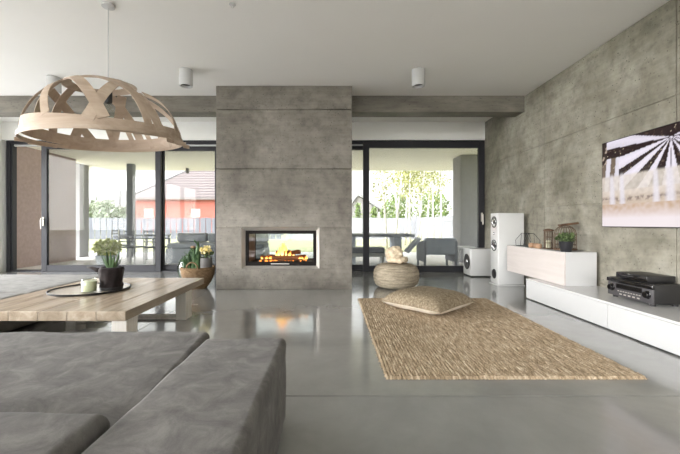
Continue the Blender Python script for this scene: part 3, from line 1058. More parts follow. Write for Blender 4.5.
# ------------------------------------------------------------------ basket corner
bY = 5.46
bx = at(198, 289, bY)[0]
bk = thing('wicker_basket', 'round wicker basket with two looped handles beside the fireplace', 'basket', (bx, bY, 0))
bm = B()
prof = []
for i in range(30):
    t_ = i / 29
    r = .125 + .12 * math.sin(min(1, t_ * 1.15) * PI / 2)
    prof.append((r + .006 * abs(math.sin(i * PI / 2 + .3)), .001 + .315 * t_))
inner = [(r - .018, z) for r, z in reversed(prof) if z > .03]
lathe(bm, prof + inner, bx, bY, 56, wob=lambda a, z: .014 * math.sin(a * 28) * (1 if int(z * 46) % 2 else -1))
obj('basket_body', bm, M['wicker'], bk, 'auto')
bm = B()
tube(bm, [(bx + .243 * math.cos(2 * PI * k / 40), bY + .243 * math.sin(2 * PI * k / 40), .318) for k in range(40)], .014, 8, True)
obj('rim', bm, M['wicker'], bk, True)
for sgn in (-1, 1):
    bm = B()
    pts = [(bx + .0 + .085 * math.cos(PI * k / 14), bY + sgn * .235, .318 + .10 * math.sin(PI * k / 14)) for k in range(15)]
    tube(bm, pts, .011, 8)
    obj('handle', bm, M['wicker'], bk, True)
# plants in the basket
cax, cay = bx - .065, bY - .04
ca = thing('potted_succulent', 'dark green spiky succulent standing in the wicker basket', 'plant', (cax, cay, .03))
bm = B(); lathe(bm, [(.06, .031), (.085, .28), (.078, .28), (.07, .25)], cax, cay, 24)
obj('pot', bm, M['grey_pot'], ca, 'auto')
bm = B(); rnd = random.Random(8)
for k, (dx, h, r) in enumerate(((-.07, .24, .045), (.02, .30, .05), (.09, .42, .045), (-.13, .2, .04), (.07, .2, .04))):
    px_, py_ = cax + dx * .8, cay + rnd.uniform(-.02, .02)
    tube(bm, [(px_ * .4 + .6 * cax, cay, .24), (px_, py_, .3), (px_ + dx * .1, py_, .3 + h * .6), (px_ + dx * .15, py_, .3 + h)], [r * .6, r, r * .8, r * .2], 7)
    for q in range(16):
        a = rnd.uniform(0, 6.28); zz = .3 + h * rnd.uniform(.05, .95)
        blade(bm, (px_ + r * .5 * math.cos(a), py_ + r * .5 * math.sin(a), zz), (px_ + r * 2.0 * math.cos(a), py_ + r * 2.0 * math.sin(a), zz + .07), .02, .02, .5, 4)
obj('stems', bm, M['leaf_cactus'], ca, 'auto')
dpx, dpy = bx + .135, bY - .02
dp = thing('flower_pot', 'round dark grey pot of cream yellow flowers in the wicker basket', 'plant', (dpx, dpy, .2))
bm = B(); lathe(bm, [(.055, .24), (.085, .27), (.092, .38), (.088, .47), (.08, .47), (.083, .38)], dpx, dpy, 28)
obj('pot', bm, M['grey_pot'], dp, 'auto')
bm = B(); rnd = random.Random(2)
leaves(bm, 60, (dpx + .01, dpy, .53), (.08, .07, .06), .07, rnd, -.6)
obj('leaves', bm, M['leaf_green'], dp)
bm = B(); leaves(bm, 170, (dpx + .0, dpy - .02, .58), (.075, .06, .06), .045, rnd, -.3)
obj('blossoms', bm, M['petal'], dp)
gx, gy = at(193, 0, 5.95)[0], 5.95
gj = thing('glass_demijohn', 'bulbous greenish glass bottle standing behind the wicker basket', 'bottle', (gx, gy, 0))
bm = B()
lathe(bm, [(.09, .001), (.16, .012), (.215, .09), (.245, .2), (.245, .29), (.215, .38), (.14, .455), (.065, .49), (.042, .52), (.042, .565), (.052, .57), (.052, .59), (.036, .59), (.036, .52), (.13, .45), (.206, .37), (.236, .29), (.236, .2), (.205, .095), (.15, .022), (.01, .02)], gx, gy, 40)
obj('bottle_body', bm, M['green_glass'], gj, True)
bm = B(); lathe(bm, [(.034, .54), (.035, .589), (.038, .61), (.03, .615)], gx, gy, 16)
obj('cork', bm, M['drift_wood'], gj, 'auto')

# ------------------------------------------------------------------ speakers
def driver(parent, name, x, y, z, r, mats):
    """round driver on a face looking to -X"""
    rot = Matrix.Translation((x, y, z)) @ Matrix.Rotation(-PI / 2, 4, 'Y')
    bm = B()
    lathe(bm, [(r * 1.0, .0), (r * 1.02, .006), (r * .93, .010), (r * .86, .007), (r * .84, .0015)], n=36, mat=rot, capt=False)
    ring = obj(name, bm, mats[0], parent, 'auto')
    bm = B()
    lathe(bm, [(r * .86, .0072), (r * .80, .009), (r * .74, .004), (r * .34, .0015), (r * .3, .0015)], n=36, mat=rot, capb=False)
    obj('cone', bm, mats[1], ring, 'auto')
    bm = B()
    lathe(bm, [(r * .32, .0018), (r * .27, .010), (r * .16, .016), (r * .03, .018)], n=24, mat=rot)
    obj('dust_cap', bm, mats[2], ring, True)
    return ring
tx0, tx1, ty0, ty1 = 2.634, 3.05, 5.63, 5.90
tw = thing('tower_speaker', 'tall white floor standing loudspeaker beside the concrete wall', 'speaker', (2.84, 5.76, 0))
bm = B(); box(bm, tx0, tx1, ty0, ty1, .022, 1.16, .012, 3)
obj('cabinet', bm, M['white_gloss'], tw, 'auto')
bm = B(); box(bm, tx0 - .02, tx1 + .01, ty0 - .015, ty1 + .015, .0, .021, .006, 2)
obj('plinth', bm, M['white_gloss'], tw, 'auto')
ym = (ty0 + ty1) / 2
dk = (M['dark_metal'], M['chrome'], M['dark_cone'])
s_ = F / ym
for py in (222.0, 245.2):
    driver(tw, 'woofer', tx0, ym, 1 - (py - VY) / s_, .092, (M['black_satin'], M['chrome'], M['dark_cone']))
driver(tw, 'tweeter', tx0, ym, 1 - (233.5 - VY) / s_, .022, (M['chrome'], M['dark_cone'], M['chrome']))
bm = B()
rot = Matrix.Translation((tx0, ym, 1 - (273.7 - VY) / s_)) @ Matrix.Rotation(-PI / 2, 4, 'Y')
lathe(bm, [(.078, 0), (.078, .004), (.066, .006), (.058, .002), (.04, .0012)], n=32, mat=rot)
obj('bass_port', bm, M['black_satin'], tw, 'auto')
sx0, sx1, sy0, sy1, sz1 = 2.56, 3.0, 6.55, 6.92, .52
sw = thing('subwoofer', 'white cube subwoofer with one large driver on the floor by the window', 'speaker', (2.78, 6.73, 0))
bm = B(); box(bm, sx0, sx1, sy0, sy1, .02, sz1, .012, 3)
obj('cabinet', bm, M['white_gloss'], sw, 'auto')
driver(sw, 'woofer', sx0, (sy0 + sy1) / 2, .27, .145, (M['black_satin'], M['dark_cone'], M['chrome']))
for x in (sx0 + .05, sx1 - .05):
    for y in (sy0 + .05, sy1 - .05):
        bm = B(); lathe(bm, [(.02, 0), (.022, .0195)], x, y, 14); obj('foot', bm, M['black_satin'], sw)

# ------------------------------------------------------------------ wall box and low console
cb = thing('tv_console', 'long low white lowboard with flush drawers along the concrete wall', 'cabinet', (2.85, 3.2, 0))
kx, kz, k0, k1 = 2.58, .262, 1.90, 4.72
bm = B(); box(bm, kx + .022, WX - .004, k0, k1, .02, kz - .022)
obj('carcass', bm, M['white_satin'], cb)
bm = B(); box(bm, kx, WX - .004, k0, k1, kz - .0215, kz, .002, 1)
obj('top_panel', bm, M['white_gloss'], cb)
bm = B(); box(bm, kx + .06, WX - .01, k0 + .02, k1 - .02, 0, .0195)
obj('toe_kick', bm, M['black_satin'], cb)
for (a, b) in ((k0, 3.328), (3.332, k1)):
    bm = B(); box(bm, kx + .002, kx + .0215, a + .001, b - .001, .012, kz - .0245, .002, 1)
    obj('drawer', bm, M['white_satin'], cb)
wb = thing('wall_cabinet', 'white box cabinet with pale pinkish front lying across the lowboard end', 'cabinet', (2.9, 4.85, .2625))
bx0, bx1, b0, b1, bz0, bz1 = 2.71, 3.09, 4.142, 5.50, .263, .658
bm = B(); box(bm, bx0 + .02, bx1, b0, b1, bz0, bz1, .002, 1)
obj('carcass', bm, M['white_satin'], wb)
bm = B(); box(bm, bx0, bx0 + .0195, b0 + .001, b1 - .001, bz0 + .002, bz1 - .003, .002, 1)
obj('flap_door', bm, M['pink_veneer'], wb)

# ------------------------------------------------------------------ television
tv = thing('television', 'large flat television on the concrete wall showing a white draped party tent', 'tv', (3.08, 3.18, 1.43))
vy0, vy1, vz0, vz1 = 2.34, 4.016, .955, 1.898
bm = B(); box(bm, 3.052, 3.10, vy0, vy1, vz0, vz1, .006, 2); box(bm, 3.10, WX - .001, 2.8, 3.6, 1.2, 1.65)
obj('casing', bm, M['black_satin'], tv)
def picture(u, v):
    """festive tent: u 0..1 away end to near end, v 0..1 bottom to top"""
    ap = (.49, .88)
    asp = 16 / 9
    n1 = mnoise.noise((u * 38, v * 22, 0)); n2 = mnoise.noise((u * 90, v * 60, 5))
    c = Vector((.035, .022, .022))
    if n1 + .3 * n2 > .42: c = Vector((.12, .08, .06))
    du, dv = (u - ap[0]) * asp, v - ap[1]
    ang = math.degrees(math.atan2(dv, abs(du)))        # 0 sideways, -90 down
    dist = math.hypot(du, dv)
    if v > .40:
        for (a0, half, lim) in ((9, 6.5, 2), (-14, 6, 2), (-33, 5.6, 2), (-56, 5.5, 2), (-84, 5.5, 2)):
            if abs(ang - a0) < half and dist < lim:
                w = .86 + .14 * (1 - abs(ang - a0) / half) + .06 * n2
                c = Vector((w * .93, w * .87, w * .98))
                if a0 == 9: c *= .92
        # drape valance at the side
        e = abs(du)
        if e > .62 and v < .80:
            k = .5 + .5 * math.sin(e * 46 + v * 5)
            c = Vector((.80, .76, .84)) * (.72 + .3 * k) if k > .5 else Vector((.20, .15, .11))
        if v > .74 and e > .80: c = Vector((.05, .035, .03)) if n1 < .3 else Vector((.5, .4, .33))
        if mnoise.noise((u * 140, v * 80, 9)) > .6 and v > .5: c = Vector((.9, .78, .58))
    if .40 < v < .60:
        k = min(1, (.60 - v) / .03) * .78
        band = Vector((.86, .77, .68)) * (.92 + .2 * n1)
        c = c.lerp(band, k)
    if v <= .42:
        c = Vector((.70, .56, .44)).lerp(Vector((.80, .70, .62)), min(1, max(0, (v - .25) / .17))) * (.95 + .15 * n1)
        crowd = max(0, 1 - abs(v - .315) / .045) * max(0, min(1, (n1 + .5 * n2 + .25) * 2))
        c = c.lerp(Vector((.16, .10, .09)), .85 * crowd)
    if .22 < v < .62:
        for (uc, w) in ((.085, .022), (.165, .02), (.40, .02), (.485, .028), (.60, .022), (.82, .02), (.92, .022)):
            k = max(0, min(1, 1.6 - abs(u - uc + .02 * (v - .4)) / (w * (1.15 - v)) )) * max(0, min(1, (v - .22) / .04)) * max(0, min(1, (.62 - v) / .06))
            c = c.lerp(Vector((.90, .85, .92)) * (.93 + .1 * n2), .85 * k)
    if v <= .26:
        k = max(0, min(1, (v - .10) / .12))
        c = Vector((.93, .84, .86)).lerp(Vector((.60, .42, .29)), k ** .8 * (.8 + .3 * n1))
    return c
bm = B()
nu, nv = 190, 107
m = .008
gv = []
cols = []
for j in range(nv + 1):
    row = []
    for i in range(nu + 1):
        u, v = i / nu, j / nv
        row.append(bm.verts.new((3.0515, vy1 - m - u * (vy1 - vy0 - 2 * m), vz0 + m + v * (vz1 - vz0 - 2 * m))))
        cols.append(picture(u, v))
    gv.append(row)
for j in range(nv):
    for i in range(nu): bm.faces.new((gv[j][i], gv[j][i + 1], gv[j + 1][i + 1], gv[j + 1][i]))
m_, nt, out = new_mat('screen_picture')
e = nt.nodes.new('ShaderNodeEmission'); at_ = nt.nodes.new('ShaderNodeAttribute'); at_.attribute_name = 'picture'
nt.links.new(at_.outputs['Color'], e.inputs[0]); e.inputs[1].default_value = .98 / 2 ** EXPO
gl = nt.nodes.new('ShaderNodeBsdfGlossy'); gl.inputs[0].default_value = (.03, .03, .03, 1); gl.inputs['Roughness'].default_value = .15
ad = nt.nodes.new('ShaderNodeAddShader'); nt.links.new(e.outputs[0], ad.inputs[0]); nt.links.new(gl.outputs[0], ad.inputs[1])
nt.links.new(ad.outputs[0], out.inputs[0])
scr = obj('screen', bm, m_, tv)
ca_ = scr.data.color_attributes.new('picture', 'FLOAT_COLOR', 'POINT')
for i, c in enumerate(cols): ca_.data[i].color = (max(0, c.x), max(0, c.y), max(0, c.z), 1)

# ------------------------------------------------------------------ hi-fi
ax0, ax1, a0, a1 = 2.812, 3.09, 3.105, 3.62
rc = thing('av_receiver', 'bulky black audio receiver with two front knobs on the lowboard', 'hifi', (2.95, 3.36, kz))
bm = B(); box(bm, ax0 + .012, ax1, a0, a1, kz + .022, kz + .195, .005, 2)
obj('body', bm, M['black_satin'], rc, 'auto')
bm = B(); box(bm, ax0, ax0 + .0115, a0, a1, kz + .022, kz + .15, .003, 2)
fpn = obj('front_panel', bm, M['grey_plastic'], rc, 'auto')
bm = B(); box(bm, ax0 - .012, ax0 + .0115, a0 - .002, a1 + .002, kz + .153, kz + .192, .006, 3)
obj('top_fascia', bm, M['black_gloss'], rc, 'auto')
bm = B(); box(bm, ax0 - .003, ax0 - .0002, a0 + .115, a1 - .11, kz + .10, kz + .143)
obj('display', bm, M['black_gloss'], fpn)
bm = B()
for k in range(9): box(bm, ax0 - .004, ax0 - .0002, a0 + .13 + k * .03, a0 + .147 + k * .03, kz + .07, kz + .078)
for k in range(5): box(bm, ax0 - .004, ax0 - .0002, a0 + .14 + k * .05, a0 + .165 + k * .05, kz + .04, kz + .052)
bt = obj('buttons', bm, M['steel'], fpn)
for yk in (a0 + .058, a1 - .055):
    bm = B(); rot = Matrix.Translation((ax0, yk, kz + .098)) @ Matrix.Rotation(-PI / 2, 4, 'Y')
    lathe(bm, [(.036, 0), (.036, .004), (.030, .006), (.029, .026), (.025, .03)], n=28, mat=rot)
    obj('knob', bm, M['black_gloss'], fpn, 'auto')
for x in (ax0 + .04, ax1 - .04):
    for y in (a0 + .05, a1 - .05):
        bm = B(); lathe(bm, [(.022, kz), (.024, kz + .0215)], x, y, 14); obj('foot', bm, M['black_satin'], rc)
pl = thing('disc_player', 'slim black disc player stacked on top of the audio receiver', 'hifi', (2.97, 3.37, kz + .195))
bm = B(); box(bm, 2.846, 3.10, 3.2, 3.545, kz + .199, kz + .255, .004, 2)
obj('body', bm, M['black_satin'], pl, 'auto')
bm = B(); box(bm, 2.836, 2.8455, 3.2, 3.545, kz + .203, kz + .251, .003, 2)
pf = obj('front_panel', bm, M['black_gloss'], pl, 'auto')
bm = B(); box(bm, 2.834, 2.8358, 3.34, 3.5, kz + .226, kz + .234)
obj('disc_slot', bm, M['grey_plastic'], pf)
for x in (2.87, 3.07):
    for y in (3.23, 3.515):
        bm = B(); lathe(bm, [(.012, kz + .1955), (.012, kz + .1985)], x, y, 12); obj('foot', bm, M['black_satin'], pl)

# ------------------------------------------------------------------ ornaments on the box
oz = bz1 + .0005
# wire terrarium frame
q = (2.865, 5.20)
tr = thing('wire_terrarium', 'open geometric wire frame at the far end of the box cabinet', 'ornament', (q[0], q[1], oz))
bm = B()
bot = [(q[0] + .105 * a, q[1] + .125 * b, oz + .005) for a, b in ((-1, -1), (1, -1), (1, 1), (-1, 1))]
top = [(q[0] + .055 * a, q[1] + .065 * b, oz + .19) for a, b in ((-1, -1), (1, -1), (1, 1), (-1, 1))]
mid = [(q[0] + .115 * a, q[1] + .115 * b, oz + .09) for a, b in ((-1, -1), (1, -1), (1, 1), (-1, 1))]
for k in range(4):
    n = (k + 1) % 4
    tube(bm, [bot[k], bot[n]], .0032, 6); tube(bm, [top[k], top[n]], .0032, 6)
    tube(bm, [bot[k], mid[k]], .0032, 6); tube(bm, [mid[k], top[k]], .0032, 6)
    tube(bm, [top[k], tuple((Vector(bot[k]) + Vector(bot[n])) / 2)], .003, 6)
obj('wire_frame', bm, M['dark_metal'], tr)
for (yy, xx, r, lb) in ((4.955, 2.78, .034, 'small pale wooden tealight holder next to the wire frame'), (4.875, 2.80, .034, 'small brown wooden tealight holder between the other two holders'), (4.775, 2.775, .040, 'small round wooden tealight holder in front of the slim lantern')):
    o = thing('tealight_holder', lb, 'candle holder', (xx, yy, oz), 0, 'tealight holders')
    bm = B(); lathe(bm, [(r * .8, oz), (r, oz + .012), (r * 1.02, oz + .045), (r * .85, oz + .062), (r * .6, oz + .062), (r * .58, oz + .045)], xx, yy, 24)
    obj('wood_block', bm, M['drift_wood'], o, 'auto')
    bm = B(); lathe(bm, [(r * .54, oz + .0455), (r * .54, oz + .058), (r * .1, oz + .057)], xx, yy, 18)
    obj('candle', bm, M['wax'], o, 'auto')
# slim lantern
lq = (2.865, 4.70)
ln = thing('slim_lantern', 'slim brown wire lantern with a flat cap behind the round holder', 'lantern', (lq[0], lq[1], oz))
bm = B(); box(bm, lq[0] - .06, lq[0] + .06, lq[1] - .06, lq[1] + .06, oz, oz + .015, .003, 1)
obj('base', bm, M['rust_metal'], ln)
bm = B()
for k in range(16):
    a = 2 * PI * k / 16
    tube(bm, [(lq[0] + .05 * math.cos(a), lq[1] + .05 * math.sin(a), oz + .015), (lq[0] + .05 * math.cos(a), lq[1] + .05 * math.sin(a), oz + .235)], .0035, 5)
for zz in (.08, .155, .225):
    tube(bm, [(lq[0] + .05 * math.cos(2 * PI * k / 24), lq[1] + .05 * math.sin(2 * PI * k / 24), oz + zz) for k in range(24)], .004, 5, True)
obj('wire_cage', bm, M['rust_metal'], ln)
bm = B(); lathe(bm, [(.058, oz + .236), (.062, oz + .24), (.062, oz + .252), (.03, oz + .262), (.012, oz + .268)], lq[0], lq[1], 24)
obj('cap', bm, M['dark_wood'], ln, 'auto')
bm = B(); lathe(bm, [(.03, oz + .0155), (.03, oz + .11), (.004, oz + .112)], lq[0], lq[1], 20)
obj('candle', bm, M['wax'], ln, 'auto')
# domed birdcage
cq = (2.955, 4.50)
bc = thing('birdcage_lantern', 'domed brown wire birdcage with a flat wooden top piece', 'lantern', (cq[0], cq[1], oz))
bm = B(); lathe(bm, [(.125, oz), (.13, oz + .004), (.13, oz + .018), (.12, oz + .022)], cq[0], cq[1], 32)
obj('base', bm, M['dark_wood'], bc, 'auto')
bm = B()
for k in range(22):
    a = 2 * PI * k / 22
    pts = [(.12, .02), (.12, .12), (.12, .2), (.108, .25), (.08, .285), (.045, .305), (.012, .312)]
    tube(bm, [(cq[0] + r * math.cos(a), cq[1] + r * math.sin(a), oz + z) for r, z in pts], .0034, 5)
for (r, zz) in ((.12, .07), (.12, .13), (.12, .2), (.08, .285)):
    tube(bm, [(cq[0] + r * math.cos(2 * PI * k / 32), cq[1] + r * math.sin(2 * PI * k / 32), oz + zz) for k in range(32)], .0042, 5, True)
obj('wire_cage', bm, M['rust_metal'], bc)
bm = B(); rt = Matrix.Translation((cq[0] + .02, cq[1] - .02, oz + .325)) @ Matrix.Rotation(D(-7), 4, 'Y')
box(bm, -.11, .12, -.03, .03, -.011, .012, .004, 2, rt)
lathe(bm, [(.03, oz + .305), (.02, oz + .316)], cq[0], cq[1], 14)
obj('lid', bm, M['dark_wood'], bc)
# succulent in black pot
pq = (2.785, 4.225)
pp = thing('potted_houseplant', 'small green leafy plant in a tapered black pot on the box cabinet', 'plant', (pq[0], pq[1], oz))
bm = B(); lathe(bm, [(.052, oz), (.056, oz + .004), (.076, oz + .118), (.078, oz + .124), (.072, oz + .124), (.068, oz + .108)], pq[0], pq[1], 32)
obj('pot', bm, M['dark_pot'], pp, 'auto')
bm = B(); lathe(bm, [(.066, oz + .1), (.0675, oz + .108)], pq[0], pq[1], 24)
obj('soil', bm, M['soil'], pp)
bm = B(); rnd = random.Random(4)
leaves(bm, 260, (pq[0], pq[1], oz + .155), (.085, .085, .055), .04, rnd, -.8)
obj('foliage', bm, M['leaf_green'], pp)

# ------------------------------------------------------------------ outside
GZ = -.06
bm = B(); box(bm, -60, 60, -40, 90, GZ - .3, GZ - .02)
o = struct('lawn', bm, M['lawn'])
bm = B()
x = -9.0
for k in range(18):
    box(bm, -9 + k * .8 + .003, -9 + (k + 1) * .8 - .003, WY + .2, 12.4, GZ - .02, -.02)
struct('terrace_and_bounce_floor', bm, M['deck'])
bm = B(); box(bm, -22, LX - .3, -14, WY + .2, GZ - .02, -.02); box(bm, LX - .3, WX + 3, -14, BY - .3, GZ - .02, -.02)  # unseen pale paving added to keep green lawn bounce off the ceiling
struct('terrace_and_bounce_floor', bm, M['deck'])
SZ = 2.76
bm = B(); box(bm, -9, 6, WY + .251, 11.95, SZ, SZ + .35)
struct('terrace_ceiling', bm, M['soffit'])
bm = B(); box(bm, -7.35, -7.05, WY + .25, 9.78, -.019, SZ - .001)
struct('wall_terrace', bm, M['stucco'])
bm = B(); box(bm, -7.66, -7.46, 10.5, 10.9, -.019, SZ - .001, .01, 2)
struct('pillar', bm, M['pillar'])
bm = B(); box(bm, 3.31, 4.2, 9.13, 9.72, -.019, SZ - .001, .01, 2)
struct('pillar', bm, M['pillar'])
pY = 10.5
pxx = at(129.4, 0, pY)[0]
bm = B(); box(bm, pxx - .09, pxx + .09, pY, pY + .18, -.019, SZ - .001, .008, 2)
struct('terrace_post', bm, M['post'])
sl = at(187.5, 167, 11.4)
bm = B(); lathe(bm, [(.055, SZ - .001), (.055, SZ - .16), (.04, SZ - .162)], sl[0], 11.4, 24)
tag(obj('outdoor_spotlight', bm, M['pillar'], None, 'auto'), 'small grey cylinder spotlight under the terrace roof', 'ceiling light')

# planter with pale grasses just outside the glass
plx, ply = at(107.5, 260, 7.95)[0], 7.95
po = thing('terrace_planter', 'pale planter of yellow green foliage outside the sliding door', 'plant', (plx, ply, -.02))
bm = B(); lathe(bm, [(.17, -.02), (.18, -.015), (.235, .27), (.24, .28), (.22, .28), (.21, .24)], plx, ply, 36)
obj('pot', bm, M['pale_pot'], po, 'auto')
bm = B(); rnd = random.Random(12)
leaves(bm, 700, (plx, ply, .43), (.29, .25, .17), .085, rnd, -.7)
obj('foliage', bm, M['leaf_planter'], po)

# grey outdoor lounge sofa behind the basket
os_ = thing('terrace_sofa', 'charcoal outdoor lounge sofa on the terrace behind the basket', 'sofa', (-2.9, 8.6, -.02))
X0, X1 = at(166, 0, 8.35)[0], -1.6
bm = B(); box(bm, X0, X1, 8.32, 9.1, .05, .40, .02, 2)
obj('sofa_base', bm, M['out_grey'], os_)
n = 3
for k in range(n):
    a = X0 + (X1 - X0) * k / n; b = X0 + (X1 - X0) * (k + 1) / n
    bm = B(); rbox(bm, a + .01, b - .01, 8.35, 9.05, .401, .52, .035, rough=.005, seed=30 + k)
    obj('seat_cushion', bm, M['out_cushion'], os_, True)
    bm = B(); rbox(bm, a + .01, b - .01, 8.9, 9.1, .52, .74, .05, rough=.01, seed=40 + k)
    obj('back_cushion', bm, M['out_cushion'], os_, True)
for x in (X0 + .06, X1 - .06):
    for y in (8.38, 9.02):
        bm = B(); box(bm, x - .025, x + .025, y - .025, y + .025, -.02, .06); obj('foot', bm, M['out_dark'], os_)

# outdoor dining group seen through the sliding door
tY = 9.3
dt = thing('terrace_dining_table', 'pale outdoor dining table on thin legs by the grey post', 'table', (at(150, 0, tY)[0], tY, -.02))
xa, xb = at(136, 0, tY)[0], at(163, 0, tY)[0]
bm = B(); box(bm, xa, xb, tY - .4, tY + .5, .66, .69, .005, 1)
obj('tabletop', bm, M['out_grey'], dt)
for x in (xa + .05, xb - .05):
    for y in (tY - .35, tY + .45):
        bm = B(); box(bm, x - .022, x + .022, y - .022, y + .022, -.02, .659)
        obj('leg', bm, M['out_white'], dt)
def garden_chair(x, y, rz, label):
    c = thing('garden_chair', label, 'chair', (x, y, -.02), rz, 'outdoor dining chairs')
    bm = B(); box(bm, -.22, .22, -.22, .22, .42, .45, .01, 2); obj('seat', bm, M['out_dark'], c, False, True)
    bm = B()
    for k in range(4): box(bm, -.2, .2, .203, .219, .56 + .08 * k, .585 + .08 * k, .004, 1)
    obj('backrest', bm, M['out_dark'], c, False, True)
    for sx in (-.2, .2):
        bm = B(); tube(bm, [(sx, -.2, .001), (sx, -.2, .42)], .013, 6); obj('leg', bm, M['out_white'], c, False, True)
        bm = B(); tube(bm, [(sx, .21, .001), (sx, .21, .86)], .013, 6); obj('leg', bm, M['out_white'], c, False, True)
        bm = B(); tube(bm, [(sx * 1.1, -.2, .43), (sx * 1.1, -.2, .64), (sx * 1.1, .2, .66)], .014, 6); obj('arm', bm, M['out_dark'], c, False, True)
    return c
gc = garden_chair(at(134, 0, 8.75)[0], 8.68, D(175), 'dark outdoor dining chair nearest the grey terrace post')
g2 = copy_tree(gc); g2.location = (at(158, 0, 8.7)[0], 8.64, -.02); g2['label'] = 'dark outdoor dining chair between the terrace post and lounge sofa'
g3 = copy_tree(gc); g3.location = (at(129, 0, 9.6)[0] - .05, 9.45, -.02); g3.rotation_euler = (0, 0, D(95)); g3['label'] = 'dark outdoor dining chair at the end of the terrace table'

# table, bench and chair outside the slider near the wall
bT = thing('garden_table', 'long grey outdoor table with slab legs beyond the jute pouf', 'table', (1.0, 8.9, -.02))
xa, xb = at(344, 0, 8.8)[0], at(413, 0, 8.8)[0]
bm = B(); box(bm, xa, xb, 8.6, 9.4, .655, .73, .006, 1); obj('tabletop', bm, M['out_grey'], bT)
for (x0, x1) in ((at(393, 0, 8.8)[0], at(400.5, 0, 8.8)[0]), (xa + .1, xa + .28)):
    bm = B(); box(bm, x0, x1, 8.65, 9.35, -.02, .654, .006, 1); obj('leg', bm, M['out_blue'], bT)
bb = thing('garden_bench', 'low outdoor bench with grey cushion in front of the long table', 'bench', (.9, 8.1, -.02))
xa, xb = at(346, 0, 8.1)[0], at(385, 0, 8.1)[0]
bm = B(); box(bm, xa, xb, 7.95, 8.35, .24, .32, .005, 1); obj('bench_frame', bm, M['out_white'], bb)
bm = B(); rbox(bm, xa, xb - .02, 7.96, 8.34, .321, .45, .03, rough=.003, seed=61); obj('cushion', bm, M['out_grey'], bb, True)
for x in (xa + .04, xb - .06):
    bm = B(); box(bm, x - .03, x + .03, 7.97, 8.33, -.02, .239); obj('leg', bm, M['out_white'], bb)
lc = thing('lounge_chair', 'blue grey outdoor armchair with slanted back on the terrace', 'chair', (2.45, 8.4, -.02))
c0, c1 = at(420, 0, 8.3)[0], at(452, 0, 8.3)[0]
bm = B(); rbox(bm, c0 + .03, c1 - .03, 8.0, 8.62, .28, .42, .03, rough=.004, seed=71); obj('seat', bm, M['out_blue'], lc, True)
bm = B(); rbox(bm, c0 + .02, c1 - .02, 7.93, 8.05, .30, .66, .03, rough=.004, seed=72); obj('backrest', bm, M['out_blue'], lc, True)
for x in (c0, c1 - .05):
    bm = B(); prism(bm, [(7.93, .12), (8.65, .12), (8.65, .5), (8.6, .52), (8.05, .6), (7.93, .6)], 'x', x, x + .05); obj('armrest', bm, M['out_grey'], lc)
    for y in (7.96, 8.6):
        bm = B(); box(bm, x + .005, x + .045, y - .02, y + .02, -.02, .119); obj('leg', bm, M['out_grey'], lc)
bm = B(); prism(bm, [(c0 - .34, .33), (c0 - .28, .30), (c0 + .01, .62), (c0 - .03, .66)], 'y', 8.2, 8.55); obj('footrest', bm, M['out_blue'], lc)
ot = thing('terrace_side_table', 'pale square outdoor side table beside the blue grey armchair', 'table', (2.9, 8.5, -.02))
c0, c1 = at(455, 0, 8.5)[0], at(472, 0, 8.5)[0]
bm = B(); box(bm, c0, c1, 8.3, 8.75, .40, .44, .004, 1); obj('tabletop', bm, M['out_white'], ot)
for x in (c0 + .005, c1 - .025):
    bm = B(); box(bm, x, x + .02, 8.31, 8.74, -.02, .399); obj('leg', bm, M['out_white'], ot)

# fences
def fence(name, label, p0, p1, h, mat, slat, gap, post_every):
    p0 = Vector(p0); p1 = Vector(p1)
    d = p1 - p0; L = d.length; d.normalize(); nrm = Vector((-d.y, d.x, 0))
    f = thing(name, label, 'fence', (p0.x, p0.y, GZ))
    bm = B()
    k = 0.0
    rot = Matrix.Translation((p0.x, p0.y, 0)) @ Matrix.Rotation(math.atan2(d.y, d.x), 4, 'Z')
    while k < L - slat:
        box(bm, k, k + slat, -.012, .012, GZ - .02, h, 0, 1, rot)
        k += slat + gap
    box(bm, 0, L, .013, .05, GZ + .25, GZ + .33, 0, 1, rot); box(bm, 0, L, .013, .05, h - .25, h - .17, 0, 1, rot)
    obj('slat_panel', bm, mat, f)
    k = 0.0
    while k <= L:
        bm = B(); box(bm, k - .05, k + .05, .05, .15, GZ - .02, h + .04, 0, 1, rot); obj('post', bm, mat, f)
        k += post_every
    return f
fence('slat_fence', 'grey vertical slat fence in front of the red house', (-24, 23.7, 0), (-3.2, 23.7, 0), 1.34, M['fence_grey'], .34, .05, 2.6)
fence('board_fence', 'white close boarded fence behind the birches', (-3.0, 23.7, 0), (5.6, 23.7, 0), 1.34, M['fence_white'], .5, .006, 2.8)
fence('side_fence', 'pale slatted fence running along the side of the garden', (5.7, 11.0, 0), (5.7, 23.6, 0), 1.34, M['fence_white'], .22, .06, 2.5)

# red house
rh = thing('red_house', 'red rendered house with pale hipped tile roof and white framed window', 'house', (-14, 44, GZ))
H0, H1, HY0, HY1, EZ = -21.6, -5.5, 39.4, 49.4, 3.65
bm = B(); box(bm, H0, H1, HY0, HY1, GZ - .02, EZ)
obj('wall', bm, M['red_wall'], rh)
ov = .7
RZ = 7.9
A = [(H0 - ov, HY0 - ov, EZ - .1), (H1 + ov, HY0 - ov, EZ - .1), (H1 + ov, HY1 + ov, EZ - .1), (H0 - ov, HY1 + ov, EZ - .1)]
R = [(H0 + 4.2, 44.4, RZ), (H1 - 4.2, 44.4, RZ)]
bm = B()
va = [bm.verts.new(p) for p in A]; vb = [bm.verts.new((p[0], p[1], p[2] + .2)) for p in A]; vr = [bm.verts.new(p) for p in R]
bm.faces.new(va)
for k in range(4): bm.faces.new((va[k], va[(k + 1) % 4], vb[(k + 1) % 4], vb[k]))
